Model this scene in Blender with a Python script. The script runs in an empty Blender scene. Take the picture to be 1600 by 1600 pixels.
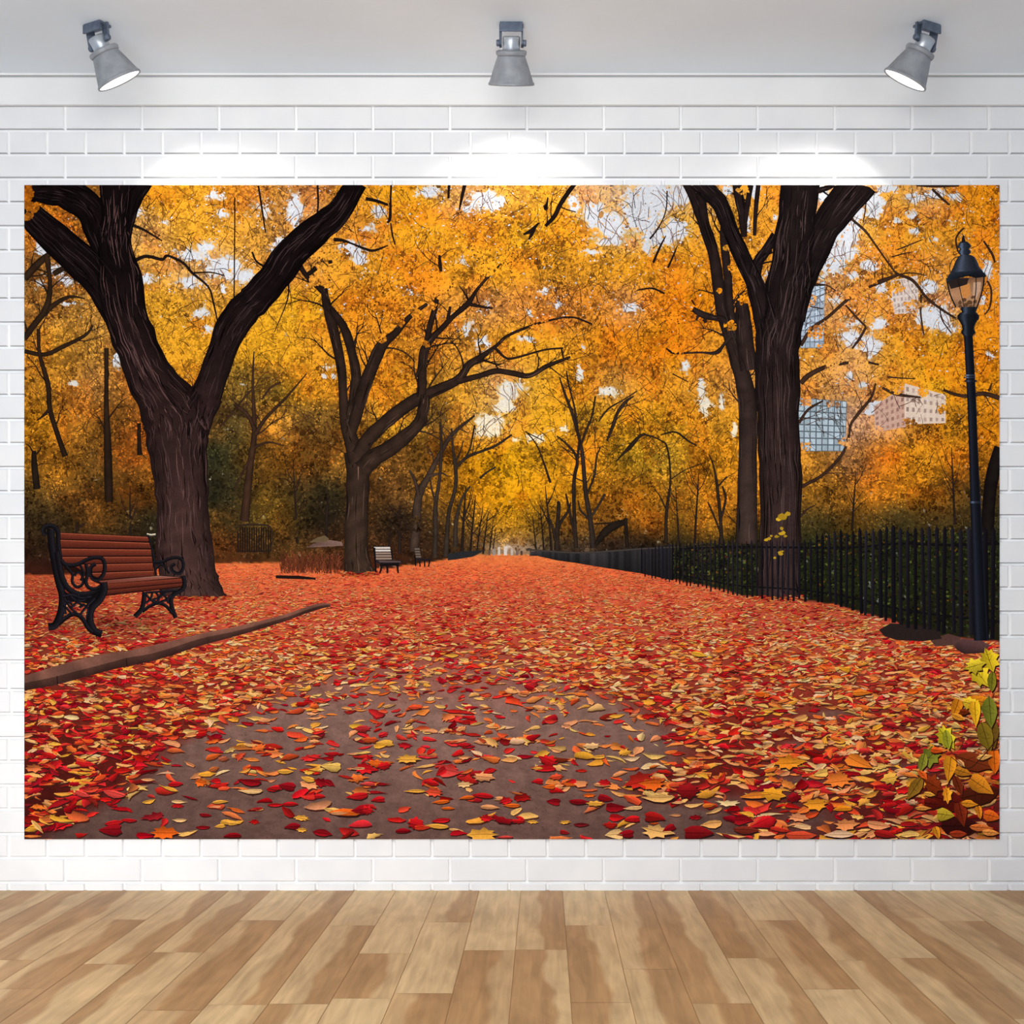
import bpy, bmesh, math, random
import numpy as np
from mathutils import Vector, Matrix

random.seed(7)
RNG = np.random.default_rng(7)
C = bpy.context.scene.collection

# ------------------------------------------------------------------ scale
# 2 mm per photo pixel on the wall plane (y = 0); floor at z = 0
S = 0.002
FLOOR_PX, VPX, VPY, D = 1391.0, 850.0, 1000.0, 4.0
CAMZ = (FLOOR_PX - VPY) * S
CAMX = (VPX - 800) * S
def wx(px): return (px - 800.0) * S
def wz(py): return (FLOOR_PX - py) * S
CEIL_Z = wz(119)

# ------------------------------------------------------------------ materials
def s2l(c):
    c = np.clip(np.asarray(c, dtype=np.float64) / 255.0, 0, 1)
    return np.where(c <= 0.04045, c / 12.92, ((c + 0.055) / 1.055) ** 2.4)

def rgb(r, g, b):
    l = s2l([r, g, b]); return (float(l[0]), float(l[1]), float(l[2]), 1.0)

def new_mat(name):
    m = bpy.data.materials.new(name); m.use_nodes = True
    nt = m.node_tree; nt.nodes.clear()
    out = nt.nodes.new('ShaderNodeOutputMaterial')
    b = nt.nodes.new('ShaderNodeBsdfPrincipled')
    nt.links.new(b.outputs[0], out.inputs[0])
    return m, nt, b, out

def noisy_mat(name, c1, c2, scale, rough=0.5, metal=0.0, bump=0.0, spec=0.5):
    m, nt, b, out = new_mat(name)
    tc = nt.nodes.new('ShaderNodeTexCoord')
    n = nt.nodes.new('ShaderNodeTexNoise'); n.inputs['Scale'].default_value = scale
    n.inputs['Detail'].default_value = 5
    nt.links.new(tc.outputs['Object'], n.inputs['Vector'])
    r = nt.nodes.new('ShaderNodeValToRGB')
    r.color_ramp.elements[0].position = 0.35; r.color_ramp.elements[0].color = c1
    r.color_ramp.elements[1].position = 0.65; r.color_ramp.elements[1].color = c2
    nt.links.new(n.outputs['Fac'], r.inputs[0]); nt.links.new(r.outputs[0], b.inputs['Base Color'])
    b.inputs['Roughness'].default_value = rough; b.inputs['Metallic'].default_value = metal
    b.inputs['Specular IOR Level'].default_value = spec
    if bump:
        bp = nt.nodes.new('ShaderNodeBump'); bp.inputs['Strength'].default_value = bump
        bp.inputs['Distance'].default_value = 0.002
        nt.links.new(n.outputs['Fac'], bp.inputs['Height']); nt.links.new(bp.outputs[0], b.inputs['Normal'])
    return m

BRICK = noisy_mat('white_painted_brick', rgb(226, 226, 228), rgb(233, 232, 232), 7.0, 0.45, bump=0.12)
MORTAR = noisy_mat('white_mortar_paint', rgb(240, 240, 241), rgb(247, 246, 246), 9.0, 0.5)
COURSE_SHADE = noisy_mat('painted_course_shadow', rgb(176, 176, 179), rgb(192, 191, 193), 9.0, 0.7)  # grey that paints in the shadow line under each brick course
PLASTER = noisy_mat('white_ceiling_paint', rgb(222, 230, 238), rgb(228, 236, 244), 2.0, 0.8)
TRIMMAT = noisy_mat('white_trim_paint', rgb(228, 227, 227), rgb(236, 235, 234), 3.0, 0.5)
GROOVE = noisy_mat('grey_groove', rgb(190, 189, 190), rgb(200, 199, 199), 8.0, 0.8)
METAL = noisy_mat('brushed_grey_metal', rgb(130, 133, 139), rgb(150, 153, 158), 30.0, 0.5, 0.15)
DARKMETAL = noisy_mat('blue_grey_metal', rgb(84, 94, 112), rgb(104, 114, 130), 40.0, 0.45, 0.35)
CHROME = noisy_mat('polished_metal', rgb(170, 176, 184), rgb(200, 204, 210), 20.0, 0.35, 0.6)

def print_mat():
    m, nt, b, out = new_mat('self_lit_printed_fabric')
    a = nt.nodes.new('ShaderNodeVertexColor'); a.layer_name = 'Col'
    tc = nt.nodes.new('ShaderNodeTexCoord')
    n = nt.nodes.new('ShaderNodeTexNoise'); n.inputs['Scale'].default_value = 160.0
    n.inputs['Detail'].default_value = 3
    nt.links.new(tc.outputs['Object'], n.inputs['Vector'])
    mr = nt.nodes.new('ShaderNodeMapRange')
    mr.inputs['From Min'].default_value = 0.3; mr.inputs['From Max'].default_value = 0.7
    mr.inputs['To Min'].default_value = 0.88; mr.inputs['To Max'].default_value = 1.1
    nt.links.new(n.outputs['Fac'], mr.inputs[0])
    vm = nt.nodes.new('ShaderNodeVectorMath'); vm.operation = 'SCALE'
    nt.links.new(a.outputs['Color'], vm.inputs[0]); nt.links.new(mr.outputs[0], vm.inputs['Scale'])
    v2 = nt.nodes.new('ShaderNodeVectorMath'); v2.operation = 'SCALE'; v2.inputs['Scale'].default_value = 0.24
    nt.links.new(vm.outputs[0], v2.inputs[0]); nt.links.new(v2.outputs[0], b.inputs['Base Color'])
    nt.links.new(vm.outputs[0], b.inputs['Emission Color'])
    b.inputs['Emission Strength'].default_value = 0.72  # the cloth glows by itself, so the lamp pools hardly show on it
    b.inputs['Roughness'].default_value = 0.9; b.inputs['Specular IOR Level'].default_value = 0.0
    return m
PRINT = print_mat()

# ------------------------------------------------------------------ object helpers
def link(name, me, mat, parent=None):
    o = bpy.data.objects.new(name, me); C.objects.link(o)
    if mat: me.materials.append(mat)
    if parent: o.parent = parent
    return o

def obj_bm(name, bm, mat, parent=None, smooth=False):
    me = bpy.data.meshes.new(name); bm.normal_update(); bm.to_mesh(me); bm.free()
    if smooth:
        for p in me.polygons: p.use_smooth = True
    return link(name, me, mat, parent)

def bx(bm, x0, x1, y0, y1, z0, z1, bevel=0.0, seg=2, mat=None):
    r = bmesh.ops.create_cube(bm, size=1.0)
    vs = r['verts']
    M = Matrix.Translation(((x0+x1)/2, (y0+y1)/2, (z0+z1)/2)) @ Matrix.Diagonal((x1-x0, y1-y0, z1-z0, 1))
    if mat is not None: M = mat @ M
    if bevel:
        for v in vs: v.co = (M @ v.co)
        es = list({e for v in vs for e in v.link_edges})
        bmesh.ops.bevel(bm, geom=es, offset=bevel, segments=seg, affect='EDGES', profile=0.5)
    else:
        for v in vs: v.co = (M @ v.co)

def lathe(bm, prof, n=48, mat=Matrix.Identity(4)):
    rings = []
    for r, z in prof:
        if r < 1e-6: rings.append([bm.verts.new(mat @ Vector((0, 0, z)))])
        else: rings.append([bm.verts.new(mat @ Vector((r*math.cos(2*math.pi*i/n), r*math.sin(2*math.pi*i/n), z))) for i in range(n)])
    for a, b in zip(rings, rings[1:]):
        for i in range(n):
            j = (i+1) % n
            if len(a) == 1 and len(b) == 1: continue
            if len(a) == 1: bm.faces.new((a[0], b[i], b[j]))
            elif len(b) == 1: bm.faces.new((a[i], b[0], a[j]))
            else: bm.faces.new((a[i], b[i], b[j], a[j]))

# ------------------------------------------------------------------ SETTING: wall, trim, ceiling, floor
X0, X1 = -2.6, 2.8
COURSE = 37.87
def build_wall():
    bm = bmesh.new()
    # mortar sheet
    bx(bm, X0, X1, 0.004, 0.12, -0.02, CEIL_Z + 0.05)
    def brick(xa, xb, za, zb):
        xa = max(xa, X0); xb = min(xb, X1)
        if xb - xa < 0.01: return
        g = 0.0028
        b1 = 0.0032
        xa += g; xb -= g
        y0, y1 = 0.0045, -0.0045
        o = [(xa, za), (xb, za), (xb, zb), (xa, zb)]
        i = [(xa+b1, za+b1*0.75), (xb-b1, za+b1*0.75), (xb-b1, zb-b1), (xa+b1, zb-b1)]
        vo = [bm.verts.new((x, y0, z)) for x, z in o]
        vi = [bm.verts.new((x, y1, z)) for x, z in i]
        bm.faces.new(vi)
        for k in range(4):
            l = (k+1) % 4
            bm.faces.new((vo[k], vo[l], vi[l], vi[k]))
    lines = [167.0] + [204.5 + 37.63*k for k in range(22)] + [1033.4, 1078, 1115, 1153, 1190, 1227.3, 1264.5, 1303, 1340.3, 1378.6, 1416]
    for c in range(len(lines)-1):
        za = max(wz(lines[c+1]) + 0.0036, -0.01); zb = wz(lines[c]) - 0.0030
        if c == 0: zb += .004
        head = (c % 2 == 1) if c <= 23 else (c % 2 == 0)
        p_ = 60.1 if head else 120.2
        x = (14 + (4 if c == 24 else 0) - 60.1*24) if head else (102 - 120.2*12)
        while x < 2300:
            brick(wx(x), wx(x + p_), za, zb); x += p_
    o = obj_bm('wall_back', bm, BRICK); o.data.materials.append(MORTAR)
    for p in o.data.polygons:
        if abs(p.normal.y) < .97 or p.center.y > .0035: p.material_index = 2 if p.normal.z < -.25 and p.center.y < .003 else 1  # brick undersides take the painted shadow grey, other bevels the mortar white
    o.data.materials.append(COURSE_SHADE); o; o['kind'] = 'structure'
build_wall()

bm = bmesh.new()
bx(bm, X0, X1, -0.016, 0.01, wz(166.5), wz(124), 0.002)
o = obj_bm('trim_1', bm, TRIMMAT); o['kind'] = 'structure'
bm = bmesh.new()
bx(bm, X0, X1, -0.0125, 0.01, wz(124.5), CEIL_Z + 0.01)
o = obj_bm('trim_2', bm, GROOVE); o['kind'] = 'structure'
bm = bmesh.new()
bx(bm, X0, X1, -0.0225, -0.0175, CEIL_Z-0.006, CEIL_Z + 0.01, 0.001)
o = obj_bm('trim_3', bm, TRIMMAT); o['kind'] = 'structure'
bm = bmesh.new()
bx(bm, X0, X1, -4.6, 0.12, CEIL_Z, CEIL_Z + 0.08)
o = obj_bm('ceiling', bm, PLASTER); o['kind'] = 'structure'

def floor_mat():
    m, nt, b, out = new_mat('maple_floorboards')
    N, L = nt.nodes.new, nt.links.new
    a = N('ShaderNodeVertexColor'); a.layer_name = 'Plank'       # r=u  g=tone  b=split
    sp = N('ShaderNodeSeparateColor'); L(a.outputs['Color'], sp.inputs[0])
    tc = N('ShaderNodeTexCoord')
    off = N('ShaderNodeVectorMath'); off.operation = 'ADD'
    cb = N('ShaderNodeCombineXYZ'); L(sp.outputs[2], cb.inputs[2])
    sc = N('ShaderNodeVectorMath'); sc.operation = 'SCALE'; sc.inputs['Scale'].default_value = 37.0
    L(cb.outputs[0], sc.inputs[0]); L(tc.outputs['Object'], off.inputs[0]); L(sc.outputs[0], off.inputs[1])
    # wavy sapwood edge: noise along the board
    mp = N('ShaderNodeMapping'); mp.inputs['Scale'].default_value = (1.2, 2.2, 1.0); L(off.outputs[0], mp.inputs[0])
    nw = N('ShaderNodeTexNoise'); nw.inputs['Scale'].default_value = 1.0; nw.inputs['Detail'].default_value = 2.5
    L(mp.outputs[0], nw.inputs['Vector'])
    w1 = N('ShaderNodeMath'); w1.operation = 'MULTIPLY_ADD'; w1.inputs[1].default_value = 1.1; w1.inputs[2].default_value = -0.55
    L(nw.outputs['Fac'], w1.inputs[0])
    u1 = N('ShaderNodeMath'); u1.operation = 'ADD'; L(sp.outputs[0], u1.inputs[0]); L(w1.outputs[0], u1.inputs[1])
    d1 = N('ShaderNodeMath'); d1.operation = 'SUBTRACT'; L(u1.outputs[0], d1.inputs[0]); L(sp.outputs[2], d1.inputs[1])
    mr = N('ShaderNodeMapRange'); mr.inputs['From Min'].default_value = -0.05; mr.inputs['From Max'].default_value = 0.05
    L(d1.outputs[0], mr.inputs[0])
    # grain
    mg = N('ShaderNodeMapping'); mg.inputs['Scale'].default_value = (55, 4.0, 1); L(off.outputs[0], mg.inputs[0])
    ng = N('ShaderNodeTexNoise'); ng.inputs['Scale'].default_value = 1.0; ng.inputs['Detail'].default_value = 6; ng.inputs['Distortion'].default_value = 0.6
    L(mg.outputs[0], ng.inputs['Vector'])
    mk = N('ShaderNodeMapping'); mk.inputs['Scale'].default_value = (9, 3.0, 1); L(off.outputs[0], mk.inputs[0])
    nk = N('ShaderNodeTexNoise'); nk.inputs['Scale'].default_value = 1.0; nk.inputs['Detail'].default_value = 3; nk.inputs['Distortion'].default_value = 1.5
    L(mk.outputs[0], nk.inputs['Vector'])
    # light / dark wood
    mixw = N('ShaderNodeMix'); mixw.data_type = 'RGBA'
    mixw.inputs[6].default_value = rgb(178, 138, 94); mixw.inputs[7].default_value = rgb(206, 172, 126)
    L(mr.outputs[0], mixw.inputs[0])
    # tone: 0 all dark, 0.5 as is, 1 all light
    t = N('ShaderNodeMapRange'); t.inputs['From Min'].default_value = 0.55; t.inputs['From Max'].default_value = 1.0
    L(sp.outputs[1], t.inputs[0])
    m2 = N('ShaderNodeMix'); m2.data_type = 'RGBA'; L(t.outputs[0], m2.inputs[0]); L(mixw.outputs[2], m2.inputs[6])
    m2.inputs[7].default_value = rgb(212, 180, 134)
    t2 = N('ShaderNodeMapRange'); t2.inputs['From Min'].default_value = 0.45; t2.inputs['From Max'].default_value = 0.0
    L(sp.outputs[1], t2.inputs[0])
    m3 = N('ShaderNodeMix'); m3.data_type = 'RGBA'; L(t2.outputs[0], m3.inputs[0]); L(m2.outputs[2], m3.inputs[6])
    m3.inputs[7].default_value = rgb(168, 126, 82)
    g = N('ShaderNodeMapRange'); g.inputs['From Min'].default_value = 0.3; g.inputs['From Max'].default_value = 0.7
    g.inputs['To Min'].default_value = 0.72; g.inputs['To Max'].default_value = 1.0; L(ng.outputs['Fac'], g.inputs[0])
    k = N('ShaderNodeMapRange'); k.inputs['From Min'].default_value = 0.3; k.inputs['From Max'].default_value = 0.7
    k.inputs['To Min'].default_value = 0.84; k.inputs['To Max'].default_value = 1.1; L(nk.outputs['Fac'], k.inputs[0])
    gm = N('ShaderNodeMath'); gm.operation = 'MULTIPLY'; L(g.outputs[0], gm.inputs[0]); L(k.outputs[0], gm.inputs[1])
    f = N('ShaderNodeVectorMath'); f.operation = 'SCALE'; L(m3.outputs[2], f.inputs[0]); L(gm.outputs[0], f.inputs['Scale'])
    L(f.outputs[0], b.inputs['Base Color'])
    b.inputs['Roughness'].default_value = 0.55; b.inputs['Specular IOR Level'].default_value = 0.25
    bp = N('ShaderNodeBump'); bp.inputs['Strength'].default_value = 0.06; bp.inputs['Distance'].default_value = 0.001
    L(ng.outputs['Fac'], bp.inputs['Height']); L(bp.outputs[0], b.inputs['Normal'])
    return m

def build_floor():
    rng = random.Random(11)
    W = 65 * S
    xb0 = wx(749)
    def ydep(py):  # photo row -> y on the floor
        return -(D - D * (FLOOR_PX - VPY) / (py - VPY))
    manual = {  # plank index: [(end row, tone, split)...] from the wall outwards
        0: [(1485, 1.0, .4), (1700, .3, .7)],
        1: [(1700, .5, .55)],
        2: [(1446, 1.0, .3), (1700, .5, .5)],
        3: [(1700, .5, .45)],
        4: [(1568, .5, .5), (1700, .3, .5)],
        5: [(1497, .25, .6), (1700, .6, .4)],
        6: [(1438, .9, .4), (1700, .3, .6)],
        8: [(1497, .95, .3), (1700, .45, .6)],
        9: [(1434, .3, .5), (1700, .5, .5)],
        -1: [(1441, .6, .6), (1700, .9, .35)],
        -2: [(1490, .95, .3), (1560, .4, .6), (1700, .9, .3)],
        -3: [(1446, .9, .4), (1700, .5, .5)],
        -4: [(1570, .5, .5), (1700, .8, .3)],
        -5: [(1438, .9, .2), (1700, .3, .7)],
        -6: [(1488, .5, .5), (1700, .5, .3)],
        -8: [(1437, .85, .4), (1700, .35, .6)],
        -9: [(1500, .4, .6), (1700, .6, .5)],
    }
    verts, faces, cols = [], [], []
    k0 = int((X0 - xb0) // W); k1 = int((X1 - xb0) // W)
    for k in range(k0, k1 + 1):
        xa = xb0 + k * W; xb = xa + W
        segs = []
        y = 0.01
        if k in manual:
            for pe, t, s in manual[k]:
                ye = ydep(pe) if pe < 1700 else y - rng.uniform(.7, 1.1)
                segs.append((y, ye, t, s)); y = ye
        else:
            ye = -rng.uniform(.25, 1.1)
            segs.append((y, ye, rng.choice([.2, .5, .5, .9]), rng.uniform(.3, .7))); y = ye
        while y > -4.6:
            ye = max(y - rng.uniform(.75, 1.2), -4.65)
            segs.append((y, ye, rng.choice([.3, .5, .5, .6, .9]), rng.uniform(.3, .7))); y = ye
        for (ya, ye, t, s) in segs:
            g = 0.0007
            i = len(verts)
            verts += [(xa+g, ya-g, 0), (xb-g, ya-g, 0), (xb-g, ye+g, 0), (xa+g, ye+g, 0)]
            faces.append((i+3, i+2, i+1, i))
            u0, u1 = (0, 1) if rng.random() < .5 else (1, 0)
            cols += [(u0, t, s), (u1, t, s), (u1, t, s), (u0, t, s)]
    # dark gap sheet beneath and the slab edge
    i = len(verts)
    verts += [(X0, .01, -.0012), (X1, .01, -.0012), (X1, -4.65, -.0012), (X0, -4.65, -.0012)]
    faces.append((i+3, i+2, i+1, i)); cols += [(0, 0, .1)]*4
    me = bpy.data.meshes.new('floor'); me.from_pydata(verts, [], faces)
    at = me.color_attributes.new('Plank', 'FLOAT_COLOR', 'POINT')
    arr = np.ones((len(verts), 4), dtype=np.float32); arr[:, :3] = np.array(cols)
    at.data.foreach_set('color', arr.ravel())
    o = link('floor', me, floor_mat()); o['kind'] = 'structure'
build_floor()

# ------------------------------------------------------------------ SPOTLIGHTS
CAM = Vector((CAMX, -D, CAMZ))
def px_at(px, py, y):      # point on the camera ray through a photo pixel at depth y (only to place the fittings)
    t = (y + D) / D
    return Vector((CAMX + (px - VPX) * S * t, y, CAMZ + (VPY - py) * S * t))

def emis(name, col, st):
    m, nt, b, out = new_mat(name)
    b.inputs['Base Color'].default_value = (0.9, 0.9, 0.9, 1)
    n = nt.nodes.new('ShaderNodeTexNoise'); n.inputs['Scale'].default_value = 5
    mr = nt.nodes.new('ShaderNodeMapRange'); mr.inputs['To Min'].default_value = st*.95; mr.inputs['To Max'].default_value = st*1.05
    nt.links.new(n.outputs['Fac'], mr.inputs[0]); nt.links.new(mr.outputs[0], b.inputs['Emission Strength'])
    b.inputs['Emission Color'].default_value = col
    return m
LAMPGLOW = emis('lamp_glow', (1, 0.99, 0.96, 1), 2.2)
YL = -0.333

def spotlight(px, py, side, tocam, yaw, label, aim, energy, cone):
    base = px_at(px, py, YL); base.z = CEIL_Z
    root = bpy.data.objects.new('ceiling_spotlight', None); C.objects.link(root)
    root.location = base
    root['label'] = label; root['category'] = 'spotlight'; root['kind'] = 'thing'; root['group'] = 'ceiling spotlights above the backdrop'
    bpy.context.view_layer.update()
    d = (base - CAM).normalized()
    r = d.cross(Vector((0, 0, 1))).normalized(); u = r.cross(d).normalized()
    ax = (math.sin(side) * r - math.cos(side) * u - tocam * d).normalized()   # the way the mouth points
    piv = Vector((0, 0, -0.052)) + Vector((math.sin(side), 0, 0)) * 0.012
    zz = -ax
    Ry = Matrix.Rotation(yaw, 4, 'Z')
    xx = (Ry @ Vector((1, 0, 0)))
    xx = (xx - zz * xx.dot(zz)).normalized(); yy = zz.cross(xx)
    R = Matrix((xx, yy, zz)).transposed().to_4x4(); H = Matrix.Translation(piv) @ R
    # bracket: ceiling plate with two arms
    bm = bmesh.new()
    bx(bm, -.033, .033, -.022, .022, -.007, 0.0, .002, mat=Ry)
    bx(bm, -.033, .033, -.024, -.018, -.028, -.004, .0015, mat=Ry)
    for s in (-1, 1):
        # arm from the plate down to the pivot, following the sideways shift
        a = Ry @ Vector((s*.031, 0, -.003)); b_ = piv + xx * s * .031
        dirv = (b_ - a); ln = dirv.length + .008
        q = dirv.to_track_quat('Z', 'Y').to_matrix().to_4x4()
        bx(bm, -.0025, .0025, -.011, .011, 0, ln, .001, mat=Matrix.Translation(a) @ q)
    obj_bm('bracket', bm, DARKMETAL, root)
    for s in (-1, 1):
        bm = bmesh.new()
        K = H @ Matrix.Rotation(math.pi/2, 4, 'Y') @ Matrix.Translation((0, 0, s*.037))
        lathe(bm, [(0, -.006), (.008, -.006), (.009, -.004), (.009, .004), (.008, .006), (0, .006)], 20, K)
        obj_bm('knob', bm, DARKMETAL, root, True)
    bm = bmesh.new()
    lathe(bm, [(0, .018), (.022, .018), (.025, .015), (.025, -.02), (.022, -.024), (0, -.024)], 40, H)
    obj_bm('neck', bm, CHROME, root, True)
    bm = bmesh.new()
    lathe(bm, [(.0, -.018), (.036, -.018), (.043, -.020), (.0445, -.024), (.043, -.031), (.041, -.033), (0, -.033)], 48, H)
    obj_bm('collar', bm, METAL, root, True)
    bm = bmesh.new()
    lathe(bm, [(.039, -.032), (.0405, -.036), (.050, -.062), (.062, -.098), (.0645, -.103), (.067, -.105), (.067, -.110),
               (.0645, -.111), (.062, -.107), (.058, -.095), (.046, -.062), (.037, -.038), (0, -.036)], 64, H)
    sh = obj_bm('lamp_shade', bm, METAL, root, True)
    bm = bmesh.new()
    lathe(bm, [(0, -.1095), (.03, -.1095), (.0615, -.1085), (.0625, -.107), (.03, -.106), (0, -.106)], 48, H)
    obj_bm('diffuser', bm, LAMPGLOW, root, True)
    # the lamp itself
    L = bpy.data.lights.new('spot', 'SPOT'); L.energy = energy; L.spot_size = cone; L.spot_blend = 0.8
    L.shadow_soft_size = 0.02; L.color = (1.0, 0.965, 0.90)
    lo = bpy.data.objects.new('spot', L); C.objects.link(lo)
    pos = base + piv + ax * 0.125
    lo.location = pos
    tgt = Vector((wx(aim[0]), 0, wz(aim[1])))
    lo.rotation_euler = (tgt - pos).to_track_quat('-Z', 'Y').to_euler()

R_ = math.radians
spotlight(152, 46, R_(31), .20, R_(-28), 'grey metal ceiling spotlight at the left, tilted right towards the backdrop', (395, 480), 12, R_(96))
spotlight(799, 40, 0.0, -.01, 0.0, 'grey metal ceiling spotlight in the middle, pointing straight down', (800, 410), 13, R_(104))
spotlight(1448, 46, R_(-31), .22, R_(28), 'grey metal ceiling spotlight at the right, tilted left towards the backdrop', (1205, 480), 12, R_(96))

# ------------------------------------------------------------------ PRINTED BACKDROP
PX0, PX1, PY0, PY1 = 40.0, 1560.0, 291.0, 1310.5
root = bpy.data.objects.new('photo_backdrop', None); C.objects.link(root)
root.location = (0, 0, wz(PY1)); ROOTZ = wz(PY1)
root['label'] = 'large printed backdrop of an autumn park path hung on the white brick wall'
root['category'] = 'backdrop'; root['kind'] = 'thing'

FACE = -0.010     # front of the cloth
class Ink:
    """flat printed shapes, in photo pixels, one mesh"""
    def __init__(s): s.v = []; s.c = []; s.n = []; s.idx = []; s.tot = 0
    def poly(s, pts, cols, z):
        pts = np.asarray(pts, float); n = len(pts)
        cols = np.asarray(cols, float)
        if cols.ndim == 1: cols = np.repeat(cols[None], n, 0)
        s.v.append(np.column_stack([pts, np.full(n, z)])); s.c.append(cols)
        s.n.append(np.array([n])); s.idx.append(np.arange(s.tot, s.tot + n)); s.tot += n
    def many(s, P, cols, Z):      # P (N,k,2)  cols (N,k,3)  Z (N,)
        N, k, _ = P.shape
        if N == 0: return
        v = np.concatenate([P, np.repeat(Z[:, None, None], k, 1)], 2).reshape(-1, 3)
        s.v.append(v); s.c.append(cols.reshape(-1, 3)); s.n.append(np.full(N, k))
        s.idx.append(np.arange(s.tot, s.tot + N * k)); s.tot += N * k
    def grid(s, X, Y, cols, z):   # X,Y (h,w), cols (h,w,3)
        h, w = X.shape
        v = np.column_stack([X.ravel(), Y.ravel(), np.full(h*w, z)])
        s.v.append(v); s.c.append(cols.reshape(-1, 3))
        i = np.arange(h*w).reshape(h, w) + s.tot
        q = np.stack([i[:-1, :-1], i[:-1, 1:], i[1:, 1:], i[1:, :-1]], -1).reshape(-1)
        s.n.append(np.full((h-1)*(w-1), 4)); s.idx.append(q); s.tot += h*w
    def stroke(s, pts, col, z, edge=None, wob=0.0, seed=0, sub=6, colfn=None, cap=True):
        """pts: (x,y,width)"""
        c = spline(pts, sub)
        if wob:
            rr = np.random.default_rng(seed)
            c[:, 2] *= 1 + wob * smooth_noise(len(c), rr)
        t = np.gradient(c[:, :2], axis=0); ln = np.hypot(t[:, 0], t[:, 1]) + 1e-9
        nx, ny = -t[:, 1]/ln, t[:, 0]/ln
        fr = np.array([-.5, -.28, 0, .28, .5])
        X = c[:, 0:1] + nx[:, None] * c[:, 2:3] * fr; Y = c[:, 1:2] + ny[:, None] * c[:, 2:3] * fr
        base = np.array(col, float)[None, None, :] * np.ones((len(c), 5, 1))
        if colfn is not None: base = colfn(X, Y)
        e = np.array([.55, .95, 1.1, .95, .6]) if edge is None else np.array(edge)
        s.grid(X, Y, base * e[None, :, None], z)
        return c, nx, ny
    def build(s, name, parent, clip=True, kind=None, label=None):
        p_ = parent.name.split('.')[0]; dz = .6 if p_ in ('iron_fence', 'street_lamp', 'park_bench') or name == 'leafy_sprig' else 0
        v = np.concatenate(s.v); c = np.concatenate(s.c); c = c*np.minimum(1, 250/np.maximum(c.max(1), 1))[:, None]; n = np.concatenate(s.n); idx = np.concatenate(s.idx)
        x = np.clip(v[:, 0], PX0, PX1); y = np.clip(v[:, 1], PY0, PY1)
        co = np.column_stack([(x - 800) * S, FACE - (v[:, 2] + dz) * 0.001, (FLOOR_PX - y) * S - ROOTZ])
        me = bpy.data.meshes.new(name)
        me.vertices.add(len(co)); me.vertices.foreach_set('co', co.astype(np.float32).ravel())
        me.loops.add(len(idx)); me.loops.foreach_set('vertex_index', idx.astype(np.int32))
        me.polygons.add(len(n)); st = np.concatenate([[0], np.cumsum(n)[:-1]])
        me.polygons.foreach_set('loop_start', st.astype(np.int32))
        me.update(calc_edges=True)
        a = me.color_attributes.new('Col', 'FLOAT_COLOR', 'POINT')
        l = np.ones((len(co), 4), np.float32); l[:, :3] = s2l(c)
        a.data.foreach_set('color', l.ravel())
        o = link(name, me, PRINT, parent)
        if kind: o['kind'] = kind
        if label: o['label'] = label
        return o

def smooth_noise(n, rr):
    k = max(3, n // 4); a = rr.uniform(-1, 1, k)
    return np.interp(np.linspace(0, k-1, n), np.arange(k), a)

def spline(pts, sub=6):
    p = np.array(pts, float)
    if len(p) < 3:
        t = np.linspace(0, 1, sub+1)[:, None]; return p[0]*(1-t) + p[1]*t
    q = np.vstack([2*p[0]-p[1], p, 2*p[-1]-p[-2]]); out = []
    for i in range(1, len(q)-2):
        t = np.linspace(0, 1, sub, endpoint=False)[:, None]
        a, b, c, d = q[i-1], q[i], q[i+1], q[i+2]
        out.append(.5*((2*b) + (-a+c)*t + (2*a-5*b+4*c-d)*t**2 + (-a+3*b-3*c+d)*t**3))
    out.append(p[-1][None])
    o = np.vstack(out); o[:, 2] = np.maximum(o[:, 2], .5); return o

# --- value noise in the print's own coordinates
def vnoise(x, y, cell, seed):
    rr = np.random.default_rng(seed)
    w = int(1700/cell) + 4; h = int(1500/cell) + 4
    g = rr.random((h, w))
    fx, fy = np.asarray(x)/cell, np.asarray(y)/cell
    ix, iy = np.floor(fx).astype(int), np.floor(fy).astype(int)
    tx, ty = fx-ix, fy-iy; tx = tx*tx*(3-2*tx); ty = ty*ty*(3-2*ty)
    ix = np.clip(ix, 0, w-2); iy = np.clip(iy, 0, h-2)
    return (g[iy, ix]*(1-tx) + g[iy, ix+1]*tx)*(1-ty) + (g[iy+1, ix]*(1-tx) + g[iy+1, ix+1]*tx)*ty

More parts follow.
